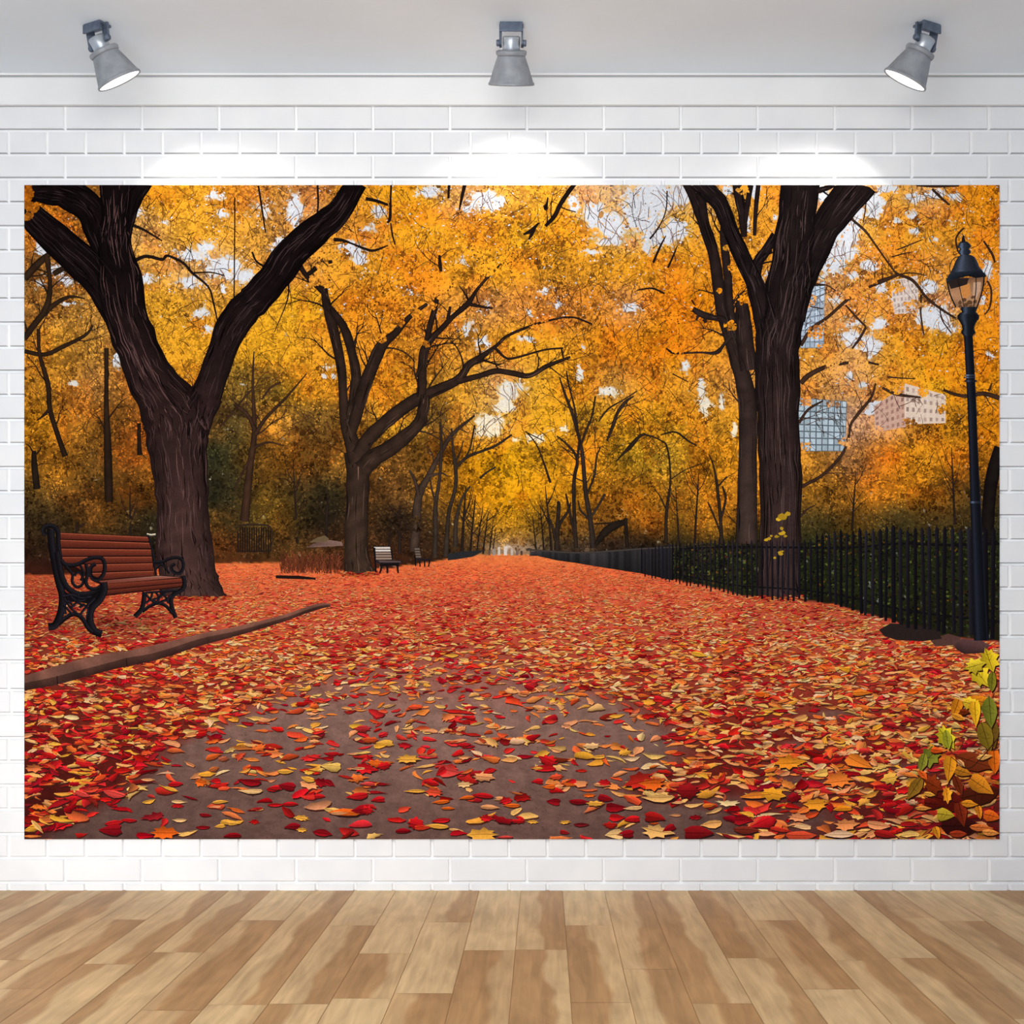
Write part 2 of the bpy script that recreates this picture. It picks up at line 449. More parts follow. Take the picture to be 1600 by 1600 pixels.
# --- colours of the wood and canopy
FOL = """
310|60:200,110,20|110:150,95,35|260:228,152,30|340:226,152,38|420:215,140,50|470:222,150,75|560:230,150,40|600:240,165,30|660:245,170,30|720:225,160,90|790:235,165,60|850:240,165,40|930:225,175,115|990:235,190,130|1040:230,180,110|1100:230,170,80|1190:235,160,45|1330:235,180,110|1400:240,168,55|1450:240,175,100|1500:240,150,25|1550:235,140,20
360|60:190,110,30|230:205,150,75|300:230,160,40|380:228,158,50|450:218,148,65|560:232,150,45|650:245,165,30|740:237,155,30|800:240,165,30|850:245,170,30|900:245,170,30|950:240,180,80|1000:238,190,110|1060:240,172,50|1150:235,160,40|1200:230,150,40|1310:235,190,120|1370:240,165,45|1430:240,160,40|1500:240,155,35|1550:232,140,25
420|60:160,108,48|110:150,100,45|240:200,145,60|300:205,150,80|340:225,170,90|400:225,160,60|470:225,145,55|530:235,160,40|640:235,150,30|700:238,155,30|780:240,160,30|860:220,145,35|940:240,160,35|1020:238,155,30|1080:235,150,30|1290:235,180,100|1340:238,165,60|1400:235,155,40|1460:232,150,50|1540:230,140,35
480|60:150,108,48|110:175,120,48|140:165,115,50|250:236,165,38|330:230,160,45|420:240,170,35|470:240,170,30|560:228,138,28|640:225,138,30|700:215,140,45|760:200,135,65|830:200,125,48|880:185,112,48|930:215,130,35|980:225,150,75|1040:240,145,20|1110:235,140,20|1280:225,160,90|1350:235,160,60|1420:232,150,50|1460:235,180,110|1540:230,140,30
540|70:190,130,40|130:180,120,40|160:165,120,55|270:230,160,35|330:232,160,32|400:215,150,30|440:235,165,30|500:225,150,35|600:220,138,32|660:215,135,35|730:220,145,45|800:232,155,35|850:240,165,35|930:235,150,30|970:225,130,20|1040:232,140,20|1110:220,140,35|1270:222,150,50|1340:230,165,85|1400:235,158,35|1450:238,160,28|1540:230,140,22
600|60:200,130,35|100:190,125,40|150:150,102,50|200:165,105,40|260:200,130,30|300:190,125,30|380:150,112,42|430:120,95,38|470:215,150,30|500:215,135,30|600:220,142,30|640:215,140,30|680:165,112,42|720:215,148,40|790:235,180,100|830:240,170,35|900:235,155,25|960:215,150,60|1020:220,140,30|1090:226,150,40|1130:210,140,55|1270:220,150,60|1330:215,155,90|1400:235,158,40|1470:238,165,25|1540:225,140,20
660|60:205,130,25|120:172,110,35|180:130,82,28|230:150,85,30|350:85,65,30|380:65,58,32|420:190,120,35|470:125,90,38|500:120,85,35|560:170,110,35|620:215,150,35|680:95,68,30|730:200,132,30|760:235,180,90|800:240,175,45|850:235,165,30|930:215,150,30|1000:215,145,25|1060:225,155,30|1120:215,145,35|1270:205,150,90|1330:195,148,110|1380:215,150,90|1430:215,140,40|1480:222,142,25|1540:215,130,20
720|50:180,115,30|100:175,105,25|130:110,75,30|190:150,90,30|220:140,80,25|350:50,50,30|400:115,80,30|440:150,90,25|500:110,76,30|530:120,80,28|590:100,65,25|640:95,62,25|680:130,85,25|710:185,115,25|750:235,155,15|790:245,175,15|850:235,160,25|920:215,140,25|1000:185,135,30|1040:150,115,35|1100:205,130,25|1140:195,125,25|1270:195,128,42|1330:185,125,75|1380:205,115,25|1440:228,145,25|1500:198,120,25|1550:190,115,25
745|95:196,122,30|145:88,60,25|175:62,46,24|200:142,86,26|60:120,80,26
770|50:80,62,30|100:90,62,28|150:100,68,25|190:125,75,25|225:110,65,20|340:38,42,28|360:60,50,28|420:110,76,25|460:60,50,28|500:50,42,25|590:92,58,25|640:70,48,25|670:130,85,25|730:195,122,20|770:228,148,15|800:242,168,15|870:212,140,20|930:190,120,25|980:150,95,25|1010:215,130,25|1060:140,98,30|1100:200,125,25|1140:175,110,28|1270:155,102,30|1310:178,112,35|1370:182,108,25|1440:202,125,25|1480:145,92,30|1530:85,62,30
800|150:124,86,30|172:66,46,22|432:118,86,26|118:60,42,20
815|50:58,44,24|100:50,38,22|150:80,55,22|200:55,38,20|230:40,38,24|340:85,60,24|370:36,34,22|430:98,72,25|460:66,50,25|500:35,28,20|590:62,44,22|630:38,28,22|690:75,52,25|740:115,78,28|780:185,125,22|810:228,152,20|840:130,95,35|880:150,95,25|940:135,85,28|1000:185,108,25|1080:125,85,25|1120:175,108,25|1270:75,62,30|1340:115,78,25|1400:62,55,30|1450:92,66,30|1500:60,50,25|1550:48,44,26
855|50:55,36,22|120:45,32,20|200:42,28,18|340:90,52,22|400:60,40,22|430:80,55,24|470:80,56,28|500:70,42,22|530:60,36,20|590:58,35,20|650:56,34,20|700:52,36,22|750:88,68,40|800:160,125,95|850:80,66,48|900:50,42,34|960:45,36,30|1000:40,32,26|1080:40,36,24|1150:42,40,22|1270:36,38,20|1340:38,40,20|1400:40,44,22|1450:42,46,22|1500:36,40,22|1550:34,36,22
900|50:62,28,20|120:55,26,20|220:50,28,20|340:80,40,22|400:120,55,30|470:110,52,28|530:70,38,24|600:90,40,24|700:60,36,24|900:60,36,28|1050:36,34,20|1150:38,38,20|1270:32,36,18|1340:36,40,18|1400:38,44,20|1450:40,44,20|1500:34,38,20|1550:36,34,20
960|50:60,28,20|1050:40,34,20|1250:34,32,18|1350:30,32,18|1450:34,34,18|1550:36,32,20
"""
cp, cc = [], []
for ln in FOL.strip().splitlines():
    f = ln.split('|'); y = float(f[0])
    for e in f[1:]:
        x, c = e.split(':'); cp.append((float(x), y)); cc.append([float(k) for k in c.split(',')])
cp = np.array(cp); cc = np.array(cc)
def folcol(x, y):
    x = np.asarray(x, float).ravel(); y = np.asarray(y, float).ravel(); out = np.zeros((len(x), 3))
    for i in range(0, len(x), 20000):
        dx = (x[i:i+20000, None] - cp[None, :, 0]) / 36.0; dy = (y[i:i+20000, None] - cp[None, :, 1]) / 27.0
        w = np.exp(-(dx*dx + dy*dy)) + 1e-7 / (1 + dx*dx + dy*dy)
        out[i:i+20000] = (w @ cc) / w.sum(1)[:, None]
    return out

SKY = np.array([
 (70,390,10,14,.8),(88,425,14,9,.8),(105,440,12,8,.8),(215,333,10,10,.7),(262,350,8,6,.5),(350,337,10,7,.6),(372,352,7,5,.5),(335,308,14,9,.6),
 (300,400,30,12,.6),(352,420,28,16,.95),(375,432,24,12,.8),(322,388,14,10,.7),(230,437,15,10,.6),(297,442,18,12,.7),(350,452,8,8,.6),(315,490,16,9,.6),
 (328,515,10,8,.6),(437,388,12,14,1),(410,330,24,18,.35),(182,562,9,12,.6),(117,600,9,6,.6),(110,475,12,5,.6),(65,445,12,8,.4),
 (462,330,12,24,1),(440,390,14,16,1),(592,332,14,9,.8),(580,360,12,8,.6),(550,392,22,12,.9),(562,404,12,12,.9),(672,302,20,9,.8),
 (757,315,26,16,.8),(735,325,20,14,.5),(782,318,10,10,.7),(732,407,12,14,.6),(645,457,14,10,.6),(755,540,14,14,.6),(730,515,14,14,.45),(510,575,12,4,.5),
 (508,589,4,4,1),(522,589,4,4,1),(795,612,16,14,1),(765,665,20,17,.95),(787,635,16,12,.9),
 (897,320,10,14,.8),(930,338,22,20,.8),(955,355,25,22,.9),(1017,312,40,22,1),(1005,340,30,25,1),(950,378,28,8,.8),(1030,372,24,15,.9),(1052,362,22,18,.8),
 (1062,305,18,20,.8),(920,395,16,6,.6),(1012,387,8,12,.8),(985,482,16,8,.8),(872,477,8,6,.6),(850,455,10,6,.6),(827,490,6,8,.5),(822,530,14,5,.6),(755,480,14,10,.35),
 (815,605,14,8,.7),(905,585,8,14,.6),(952,612,16,9,.7),(912,545,4,8,.4),(1070,575,9,9,.7),(1095,607,8,14,.8),(1102,635,10,14,.8),(1127,632,5,14,.7),
 (1147,672,5,12,.8),(835,685,16,7,.7),(1125,325,8,14,.6),(1135,300,8,8,.8),(882,672,7,8,.6),(860,672,9,5,.4),(808,688,10,5,.5),(1090,300,8,10,.4),
 (1180,302,9,12,1),(1167,352,6,12,.8),(1282,305,12,10,1),(1265,340,6,22,.8),(1385,297,18,6,.9),(1365,322,15,20,.9),(1320,362,20,26,1),(1298,400,22,26,1),
 (1318,392,20,15,.9),(1338,335,8,16,.9),(1425,310,18,8,.8),(1460,305,16,8,.8),(1490,310,12,9,.6),(1425,337,12,8,.7),(1430,362,10,6,.8),(1400,347,8,5,.6),(1455,375,10,5,.4),
 (1357,417,16,8,.8),(1332,432,12,6,.7),(1375,452,10,8,.8),(1450,450,16,12,.8),(1460,497,24,18,1),(1478,512,14,10,1),(1435,500,8,10,.7),(1372,507,10,10,.9),
 (1330,530,18,12,.9),(1358,542,18,16,.9),(1332,505,16,8,.7),(1305,470,14,10,.4),(1325,590,7,8,.7),(1347,602,6,6,.7),(1365,635,10,10,1),(1357,645,9,6,.9),
 (1542,422,8,12,.8),(1535,470,5,8,.7),(1545,555,6,6,.7),(1210,340,4,8,.5),(1190,440,3,10,.5),(1198,430,3,8,.6),(1280,430,10,10,.5),(1485,350,12,6,.4),(1515,330,8,6,.3),
 (1395,470,12,10,.35),(1295,320,5,14,.6),(800,855,26,6,.3)
], float)
def sky(x, y):
    x = np.asarray(x, float).ravel(); y = np.asarray(y, float).ravel(); out = np.zeros(len(x))
    for i in range(0, len(x), 20000):
        dx = (x[i:i+20000, None] - SKY[:, 0]) / SKY[:, 2]; dy = (y[i:i+20000, None] - SKY[:, 1]) / SKY[:, 3]
        out[i:i+20000] = (SKY[:, 4] * np.exp(-(dx*dx+dy*dy)**1.2 * .8)).max(1)
    return out

HOR = np.array([(40,898),(80,899),(200,892),(340,880),(440,880),(540,893),(600,889),(650,882),(700,874),(740,867),(860,867),(900,877),(940,886),(1000,895),
                (1040,904),(1080,911),(1130,921),(1160,931),(1240,938),(1300,943),(1340,955),(1390,968),(1430,984),(1480,996),(1560,1002)], float)
def horizon(x): return np.interp(x, HOR[:, 0], HOR[:, 1])

# how bare the path is (0 covered .. 1 bare)
LB = np.array([(900,1400),(1000,700),(1025,600),(1045,500),(1090,430),(1130,350),(1165,270),(1200,235),(1240,190),(1280,120),(1310,60)], float)
RB = np.array([(900,500),(1000,760),(1030,800),(1060,880),(1100,985),(1150,1070),(1190,1060),(1230,980),(1250,1010),(1270,1150),(1310,1180)], float)
def bare(x, y):
    l = np.interp(y, LB[:, 0], LB[:, 1]); r = np.interp(y, RB[:, 0], RB[:, 1])
    a = np.clip((x - l) / 55 + .5, 0, 1) * np.clip((r - x) / 70 + .5, 0, 1)
    a *= np.clip((y - 1005) / 110, 0, 1) ** .6
    for (bx_, by_, rx, ry) in ((1250,1225,60,20),(1260,1280,60,26),(1245,1165,30,8),(1120,1255,90,16),(1420,1200,40,8),(1300,1115,40,8)):
        a = np.maximum(a, .85*np.exp(-(((x-bx_)/rx)**2 + ((y-by_)/ry)**2)))
    return a

def ground(x, y):
    x = np.asarray(x, float); y = np.asarray(y, float)
    t = np.clip((y - 868) / 440, 0, 1)
    keys = np.array([0, .06, .14, .25, .4, .7, 1.0])
    R = np.interp(t, keys, [234, 226, 212, 194, 150, 105, 84]); G = np.interp(t, keys, [130, 102, 92, 80, 56, 34, 26]); B = np.interp(t, keys, [66, 54, 60, 58, 40, 26, 24])
    c = np.stack([R, G, B], -1)
    # right side is a little more orange and darker towards the fence
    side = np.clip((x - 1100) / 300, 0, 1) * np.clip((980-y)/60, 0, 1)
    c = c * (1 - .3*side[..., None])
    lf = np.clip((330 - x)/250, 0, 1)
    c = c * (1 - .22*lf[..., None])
    b = bare(x, y)[..., None]
    tt = np.clip((y-1020)/290, 0, 1)[..., None]
    path = np.array([158, 118, 104.])*(1-tt) + np.array([106, 77, 69.])*tt
    edge = 1 - .18*np.clip(np.abs(x-700)/700, 0, 1)[..., None]
    return c*(1-b) + path*b*edge

# ---- canvas: the cloth with its far background
def build_canvas():
    step = 2.5
    xs = np.linspace(PX0, PX1, int((PX1-PX0)/step)+1); ys = np.linspace(PY0, PY1, int((PY1-PY0)/step)+1)
    X, Y = np.meshgrid(xs, ys)
    f = folcol(X, Y).reshape(X.shape + (3,))
    n = .45*vnoise(X, Y, 22, 1) + .35*vnoise(X, Y, 9, 2) + .2*vnoise(X, Y, 4.5, 3)
    f = f * (.62 + .62*n)[..., None]
    sk = sky(X, Y).reshape(X.shape)
    m = np.clip((sk + .45*(vnoise(X, Y, 7, 4)-.5) + .5*(vnoise(X, Y, 3.2, 44)-.5) - .27) * 5.0, 0, 1)
    skc = np.array([226, 228, 234.])*np.ones_like(f)
    skc *= (1 - .06*vnoise(X, Y, 30, 9))[..., None]
    skc = skc * np.where(Y > 585, .97, 1)[..., None]
    warm = np.clip((Y - 560)/120, 0, 1)[..., None] * (X < 1200)[..., None]
    skc = skc*(1-warm) + np.array([250, 232, 196.])*warm
    f = f*(1-m[..., None]) + skc*m[..., None]
    # haze of the far end of the avenue
    hz = np.exp(-(((X-800)/55)**2 + ((Y-858)/9)**2))[..., None]*.55
    f = f*(1-hz) + np.array([190, 160, 140.])*hz
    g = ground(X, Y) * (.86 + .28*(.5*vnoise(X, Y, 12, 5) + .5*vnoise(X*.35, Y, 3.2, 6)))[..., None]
    H = horizon(X) + 2.5*(vnoise(X, Y*0, 8, 7)-.5)
    w = np.clip((Y - H)/2.0 + .5, 0, 1)[..., None]
    ink = Ink(); ink.grid(X, Y, f*(1-w) + g*w, 0.0)
    ink.build('canvas', root, label='cloth printed with golden woods and a leaf covered path')
    bm = bmesh.new()
    bx(bm, wx(PX0), wx(PX1), FACE+.0002, -.0018, 0, wz(PY0)-ROOTZ)
    obj_bm('backing_cloth', bm, TRIMMAT, root)
build_canvas()

# ---- buildings seen through the leaves
def building(name_lab, quad, wall, glass, nx, ny, z, frame=.28):
    ink = Ink(); q = np.array(quad, float)
    ink.poly(q, wall, z)
    def P(u, v): return (q[0]*(1-u)+q[1]*u)*(1-v) + (q[3]*(1-u)+q[2]*u)*v
    rr = np.random.default_rng(int(q[0][0]))
    for i in range(nx):
        for j in range(ny):
            a, b = (i+frame/2)/nx, (i+1-frame/2)/nx; c, d = (j+frame/2)/ny, (j+1-frame/2)/ny
            ink.poly([P(a, c), P(b, c), P(b, d), P(a, d)], np.array(glass)*rr.uniform(.86, 1.1), z+.01)
    ink.build('office_building', root, label=name_lab)
building('glass tower with a grid of pale panes', [(1246, 622), (1322, 628), (1320, 706), (1246, 706)], (95, 104, 112), (176, 192, 202), 8, 8, .292, .2)
building('upper glass tower by the trunk', [(1250, 455), (1288, 440), (1286, 545), (1250, 545)], (125, 135, 148), (182, 196, 212), 5, 10, .292, .22)
building('pink stone block under the branches', [(1364, 636), (1412, 604), (1414, 668), (1366, 676)], (205, 165, 145), (160, 120, 108), 6, 5, .292, .5)
building('pale stone block beside the lamp', [(1412, 600), (1476, 618), (1476, 662), (1412, 664)], (226, 202, 182), (176, 150, 138), 7, 4, .294, .55)
building('hazy tower high in the canopy', [(1390, 440), (1432, 432), (1434, 490), (1396, 492)], (222, 205, 196), (196, 172, 160), 7, 6, .292, .4)

# ---- canopy leaves, behind and in front of the branches
def blob(N, k, rr, asp=1.0):
    a = np.linspace(0, 2*np.pi, k, endpoint=False)[None, :] + rr.uniform(0, 6.28, (N, 1))
    r = rr.uniform(.55, 1.25, (N, k))
    return np.stack([np.cos(a)*r, np.sin(a)*r*asp], -1)

def canopy(ink, N, rmin, rmax, z0, z1, bright, seed, ymax=872, skyskip=.35, only=None, contrast=.3):
    rr = np.random.default_rng(seed)
    x = rr.uniform(PX0, PX1, N); y = rr.uniform(PY0, ymax, N)
    if only is not None:
        x, y = only(rr, N)
    keep = (y < horizon(x) - 6)
    s = sky(x, y) + .5*(vnoise(x, y, 8, 40+seed)-.5)
    keep &= (s < skyskip) | (rr.random(len(x)) < (.13 if rmax < 2.5 else .015))
    x, y, s = x[keep], y[keep], s[keep]
    base = folcol(x, y); n = .6*vnoise(x, y, 16, 10+seed) + .4*vnoise(x, y, 6, 20+seed)
    lum = base.mean(1)
    cl = .6*vnoise(x, y, 48, 301) + .4*vnoise(x, y, 24, 302); base = base * (1.02 + (.6 + .5*(y > 640))*(cl-.5))[:, None] * (1 - np.clip((vnoise(x, y, 34, 303)-.5)*1.6, 0, .3)[:, None]*np.array([.12, .42, .6]))
    b = bright * (1 + contrast*(n-.5)*2) * rr.uniform(1-contrast*.8, 1+contrast*.7, len(x))
    c = base * b[:, None]
    c = c + np.clip((lum-120)/60, 0, 1)[:, None]*np.array([4, 3, 16.])
    # sunlit canopy leans to clear yellow, shade to rust
    hi = np.clip((b-1.0)*1.8, 0, .8)[:, None] * np.clip((lum-80)/60, 0, 1)[:, None]
    c = c*(1-hi) + (np.array([250, 180, 48.])*.5 + c*.5)*hi
    lo = np.clip((.85-b)*2, 0, 1)[:, None]
    c = c * (1 - lo*np.array([0, .12, .2]))
    r = rr.uniform(rmin, rmax, len(x)) * np.where(y > 780, .8, 1)
    P = blob(len(x), 6, rr, .75)
    ang = rr.uniform(0, 3.14, len(x)); ca, sa = np.cos(ang)[:, None], np.sin(ang)[:, None]
    P = np.stack([P[..., 0]*ca - P[..., 1]*sa, P[..., 0]*sa + P[..., 1]*ca], -1) * r[:, None, None]
    P += np.stack([x, y], -1)[:, None, :]
    cols = np.repeat(c[:, None, :], 6, 1) * rr.uniform(.85, 1.15, (len(x), 6, 1))
    ink.many(P, cols, rr.uniform(z0, z1, len(x)))

back = Ink()
canopy(back, 15000, 3.5, 7.5, .10, .16, .82, 1, skyskip=.26, contrast=.36)
canopy(back, 46000, 1.5, 3.8, .17, .24, .99, 2, skyskip=.24, contrast=.36)
canopy(back, 40000, .8, 2.1, .25, .29, 1.1, 3, skyskip=.3, contrast=.5)
canopy(back, 13000, .5, 1.5, .26, .292, .5, 4, skyskip=.4, contrast=.5)
# flecks of sky between leaves
def flecks(ink, N, seed):
    rr = np.random.default_rng(seed); x = rr.uniform(PX0, PX1, N); y = rr.uniform(PY0, 700, N)
    s = sky(x, y); keep = rr.random(N) < (s*1.0 + (.05 + .16*np.clip(vnoise(x, y, 30, 66)-.5, 0, 1)*2)*(y < 500) + .08*(x > 1240)*(y < 640) + .05*(x > 560)*(x < 1130)*(y < 520))
    keep &= ~((x < 200) & (y > 480))
    x, y = x[keep], y[keep]
    r = rr.uniform(.5, 1.9, len(x)); P = blob(len(x), 6, rr, .8)*rr.uniform(.35, 1.5, (len(x), 6, 1))*r[:, None, None] + np.stack([x, y], -1)[:, None, :]
    c = np.array([232, 228, 232.])*rr.uniform(.82, 1.06, (len(x), 1))
    w = (y > 560) & (x < 1200); c[w] = np.array([246, 222, 178.])
    ink.many(P, np.repeat(np.clip(c, 0, 255)[:, None, :], 6, 1), rr.uniform(.25, .30, len(x)))
flecks(back, 26000, 5)
back.build('foliage', root, kind='stuff', label='golden leaves printed behind the dark branches')

# ---- twigs
def twigs(ink, N, seed, z, y0=291, y1=700, wmax=1.3, col=(74, 42, 26)):
    rr = np.random.default_rng(seed)
    for _ in range(N):
        x, y = rr.uniform(PX0+5, PX1-5), rr.uniform(y0, y1)
        a = rr.uniform(-2.8, -.3); L = rr.uniform(8, 22); w = rr.uniform(.6, wmax); pts = []
        for k in range(rr.integers(3, 6)):
            pts.append((x, y, w*(1-.14*k))); x += math.cos(a)*L*.6; y += math.sin(a)*L*.6; a += rr.uniform(-.5, .5)
            if y < PY0+2: break
        if len(pts) > 2:
            ink.stroke(pts, np.array(col)*rr.uniform(.5, 1.35), z + rr.uniform(0, .02), edge=[.9, 1, 1, 1, .9], sub=3)
tw = Ink(); twigs(tw, 1700, 21, .30); twigs(tw, 260, 22, .30, 640, 840, 1.3, (52, 34, 22))
# pale bare twigs against the sky gaps
rr = np.random.default_rng(77)
for s_ in SKY:
    if s_[4] > .75 and s_[2] > 11:
        for _ in range(4):
            x = s_[0] + rr.uniform(-1, 1)*s_[2]; y = s_[1] + s_[3]; a = rr.uniform(-2.3, -.8); pts = []
            for k in range(5):
                pts.append((x, y, 1.0)); x += math.cos(a)*s_[3]*.5; y += math.sin(a)*s_[3]*.5; a += rr.uniform(-.5, .5)
            tw.stroke(pts, (130, 92, 74), .31, edge=[.9, 1, 1, 1, .9], sub=3)
tw.build('twigs', root, kind='stuff', label='fine dark twigs among the leaves')

# ---- trees
def bark(ink, c, nx, ny, z, rr, light, dark, dens):
    """long cracks and ridges that follow the limb"""
    n = len(c); m = int(c[:, 2].mean()*dens * n/30*7)
    for _ in range(m):
        i0 = rr.integers(0, max(1, n-4)); ln = rr.integers(4, max(5, min(16, n))); i1 = min(n, i0+ln)
        if i1 - i0 < 3: continue
        f = rr.uniform(-.46, .46); s = slice(i0, i1); k = i1-i0
        ff = f + .03*smooth_noise(k, rr)
        x = c[s, 0] + nx[s]*c[s, 2]*ff; y = c[s, 1] + ny[s]*c[s, 2]*ff
        w = rr.uniform(.5, 1.7)*np.sin(np.linspace(.15, 3.0, k))
        col = np.array(light if rr.random() < .55 else dark, float)*rr.uniform(.7, 1.15)*(1-.5*abs(f))
        X = np.stack([x-nx[s]*w/2, x+nx[s]*w/2], -1); Y = np.stack([y-ny[s]*w/2, y+ny[s]*w/2], -1)
        ink.grid(X, Y, np.ones((k, 2, 1))*col, z + rr.uniform(.002, .015))

def tree(label, strokes, z, top, bot, ytop=300, ybot=900, light=2.1, dark=.35, dens=.0, seed=1, sub=6, sprout=0, name='tree'):
    if dens > .02: sub = 12
    ink = Ink(); rr = np.random.default_rng(seed); top = np.array(top, float); bot = np.array(bot, float)
    def cf(X, Y):
        t = np.clip((Y-ytop)/(ybot-ytop), 0, 1)[..., None]
        return (top*(1-t)+bot*t) * (.85+.3*vnoise(X, Y, 9, 33))[..., None]
    def grow(x, y, a, L, w, lev):
        pts = []; n = 5
        for q in range(n):
            pts.append((x, y, max(w*(1-.8*q/(n-1)), .7)))
            if lev and q in (2, 3) and rr.random() < .75: grow(x, y, a + rr.choice([-1, 1])*rr.uniform(.4, .9), L*rr.uniform(.35, .6), w*.5, lev-1)
            x += math.cos(a)*L/n; y += math.sin(a)*L/n; a += rr.uniform(-.35, .35)
            if y < PY0 or y > 860: break
        if len(pts) > 2: ink.stroke(pts, (0, 0, 0), z - .004, colfn=cf, sub=3)
    for _ in range(sprout):
        w_ = np.array([len(q) for q in strokes], float); st = strokes[rr.choice(len(strokes), p=w_/w_.sum())]
        i = rr.integers(1, len(st)); p0, p1 = np.array(st[i-1], float), np.array(st[i], float)
        if p1[2] > 40 or p1[1] > 720: continue
        q = p0 + (p1-p0)*rr.random(); d = p1[:2]-p0[:2]
        if d[1] > 0: d = -d
        a = math.atan2(d[1], d[0]) + rr.choice([-1, 1])*rr.uniform(.4, 1.1)
        grow(q[0], q[1], a, rr.uniform(30, 85), min(q[2]*.35, 3.6), 2)
    for k, st in enumerate(strokes):
        c, nx, ny = ink.stroke(st, (0, 0, 0), z + .0015*k, wob=.06, seed=seed+k, colfn=cf, sub=sub)
        if dens and c[:, 2].max() > 9:
            ym = c[:, 1].mean(); t = min(max((ym-ytop)/(ybot-ytop), 0), 1); b = top*(1-t)+bot*t
            bark(ink, c, nx, ny, z + .0015*k, rr, b*light + 13, b*dark, dens)
    return ink.build(name, root, label=label)

# far and middle trees
def fork(x, y0, y1, w, lean, seed, spread=26):
    rr = np.random.default_rng(seed); H = y0-y1
    st = [[(x, y0, w), (x+lean*.3, y0-H*.35, w*.8), (x+lean*.7, y0-H*.7, w*.6), (x+lean, y1, w*.3)]]
    for k in range(5):
        t = rr.uniform(.3, .8); bx_, by_ = x+lean*t, y0-H*t; d = rr.choice([-1, 1])*rr.uniform(.4, 1)*spread
        st.append([(bx_, by_, w*.4), (bx_+d*.5, by_-H*.14, w*.28), (bx_+d, by_-H*rr.uniform(.25, .45), w*.16)])
    return st
far = [(722,864,760,5,6,1),(735,866,775,4,8,2),(745,866,790,3,10,3),(755,866,800,3,8,4),(765,866,812,2.5,6,5),(850,866,790,3,-6,6),(838,866,805,2.5,-6,7),
       (862,866,760,4,-10,8),(1085,850,740,4,6,9),(1060,850,760,3,-5,10),(1150,850,770,4,3,11),(205,860,760,4,0,12),(120,850,780,4,5,13),(465,850,720,4,-6,15),(510,850,740,5,4,16),
       (625,865,790,5,0,17),(608,862,800,4,3,18),(770,866,824,2,5,19),(1330,830,740,4,6,20),(1490,820,700,4,-5,22)]
for f in far:
    tree('thin dark tree far down the avenue' if 700 < f[0] < 900 else 'thin dark tree standing in the wood', fork(*f), .33, (48, 32, 24), (40, 30, 26), sub=4, seed=f[5])
tree('slim tree with two crossing limbs behind the bench', [
  [(168,545,7),(168,600,7),(168,640,8),(170,700,12),(172,785,14)], [(40,550,7),(72,555,7),(102,542,7),(135,525,5),(147,510,3)],
  [(62,515,6),(64,555,6),(77,602,8),(80,640,8),(92,680,8),(104,714,9)], [(80,640,7),(70,650,4),(60,658,2)],
  [(40,530,10),(65,497,10),(90,475,7),(112,465,5),(135,468,2)], [(40,437,12),(60,415,12),(77,400,8),(90,395,4)], [(85,430,8),(95,424,9),(106,418,6)],
  [(75,402,9),(80,440,7),(78,470,9),(70,490,10)]], .34, (52, 36, 24), (34, 24, 18), sprout=24, seed=31, dens=.012, light=1.7)
tree('short dark stump at the left edge', [[(55,705,7),(56,730,10),(60,765,11)], [(55,710,3),(48,698,2),(42,694,1)], [(57,712,3),(64,704,2),(66,698,1)]], .34, (40,28,22), (34,26,20), seed=32)
tree('short dark trunk left of the big tree', [[(219,662,6),(219,690,6),(220,712,8)]], .34, (40,28,22), (34,26,20), seed=33)
tree('brown tree between the two large trunks', [
  [(398,550,2),(396,600,4),(398,650,7),(398,685,9),(391,737,11),(383,815,14)], [(367,632,5),(380,642,6),(390,652,6),(399,672,7)],
  [(480,585,2),(450,620,4),(425,645,5),(412,660,6),(400,680,7)], [(398,700,5),(420,692,3),(445,697,2)], [(345,668,3),(365,645,3),(385,620,3),(398,607,3)],
  [(368,765,3),(380,740,4),(392,715,4)], [(440,598,3),(424,607,3),(410,625,3)]], .345, (62, 42, 28), (58, 38, 28), sprout=16, seed=34, dens=.012, light=1.5)
tree('leaning grey tree behind the second bench', [
  [(647,862,15),(650,825,14),(655,775,12),(670,745,10),(687,712,8),(707,680,6),(742,650,3)], [(655,775,7),(648,750,5),(640,735,3)], [(670,745,6),(690,740,3),(700,745,2)]],
  .345, (42,30,24), (70,54,44), sprout=12, seed=35, dens=.02, light=1.5)
tree('forked dark tree on the left of the avenue', [
  [(680,872,9),(681,830,8),(681,790,7),(687,750,5),(690,700,5),(688,660,3)], [(682,790,4),(675,765,3),(672,745,2)]], .35, (38,28,22), (60,48,40), seed=36)
tree('branching dark tree arching over the avenue', [
  [(697,870,9),(699,835,7),(702,800,6),(712,762,6),(712,732,6),(708,700,4),(706,670,3)], [(712,732,5),(730,715,5),(755,705,4),(775,697,4),(800,680,3)],
  [(725,720,3),(735,700,3),(742,665,3)], [(750,748,4),(762,738,3),(775,730,3)], [(712,855,7),(713,815,6),(722,780,4),(735,760,3)], [(712,725,3),(720,705,2),(724,690,2)]], .35, (38,28,22), (56,46,38), sprout=14, seed=37)
tree('tall forked tree on the right of the avenue', [
  [(927,857,10),(922,812,8),(915,770,7),(910,712,6),(905,687,5),(895,650,5),(882,615,4),(874,590,2)], [(922,810,4),(935,790,4),(945,772,4)],
  [(907,697,4),(915,675,4),(925,650,3),(930,620,3)], [(921,812,4),(907,798,3),(903,782,2)], [(905,687,3),(898,640,3),(888,600,3),(885,580,2)],
  [(916,775,3),(928,745,4),(932,715,3),(938,700,2)], [(948,690,3),(958,665,6),(965,645,5),(978,628,5),(990,620,2)], [(935,660,2),(950,640,3),(975,625,2),(995,612,2)]], .35, (44,30,22), (52,42,36), sprout=22, seed=38, dens=.01)
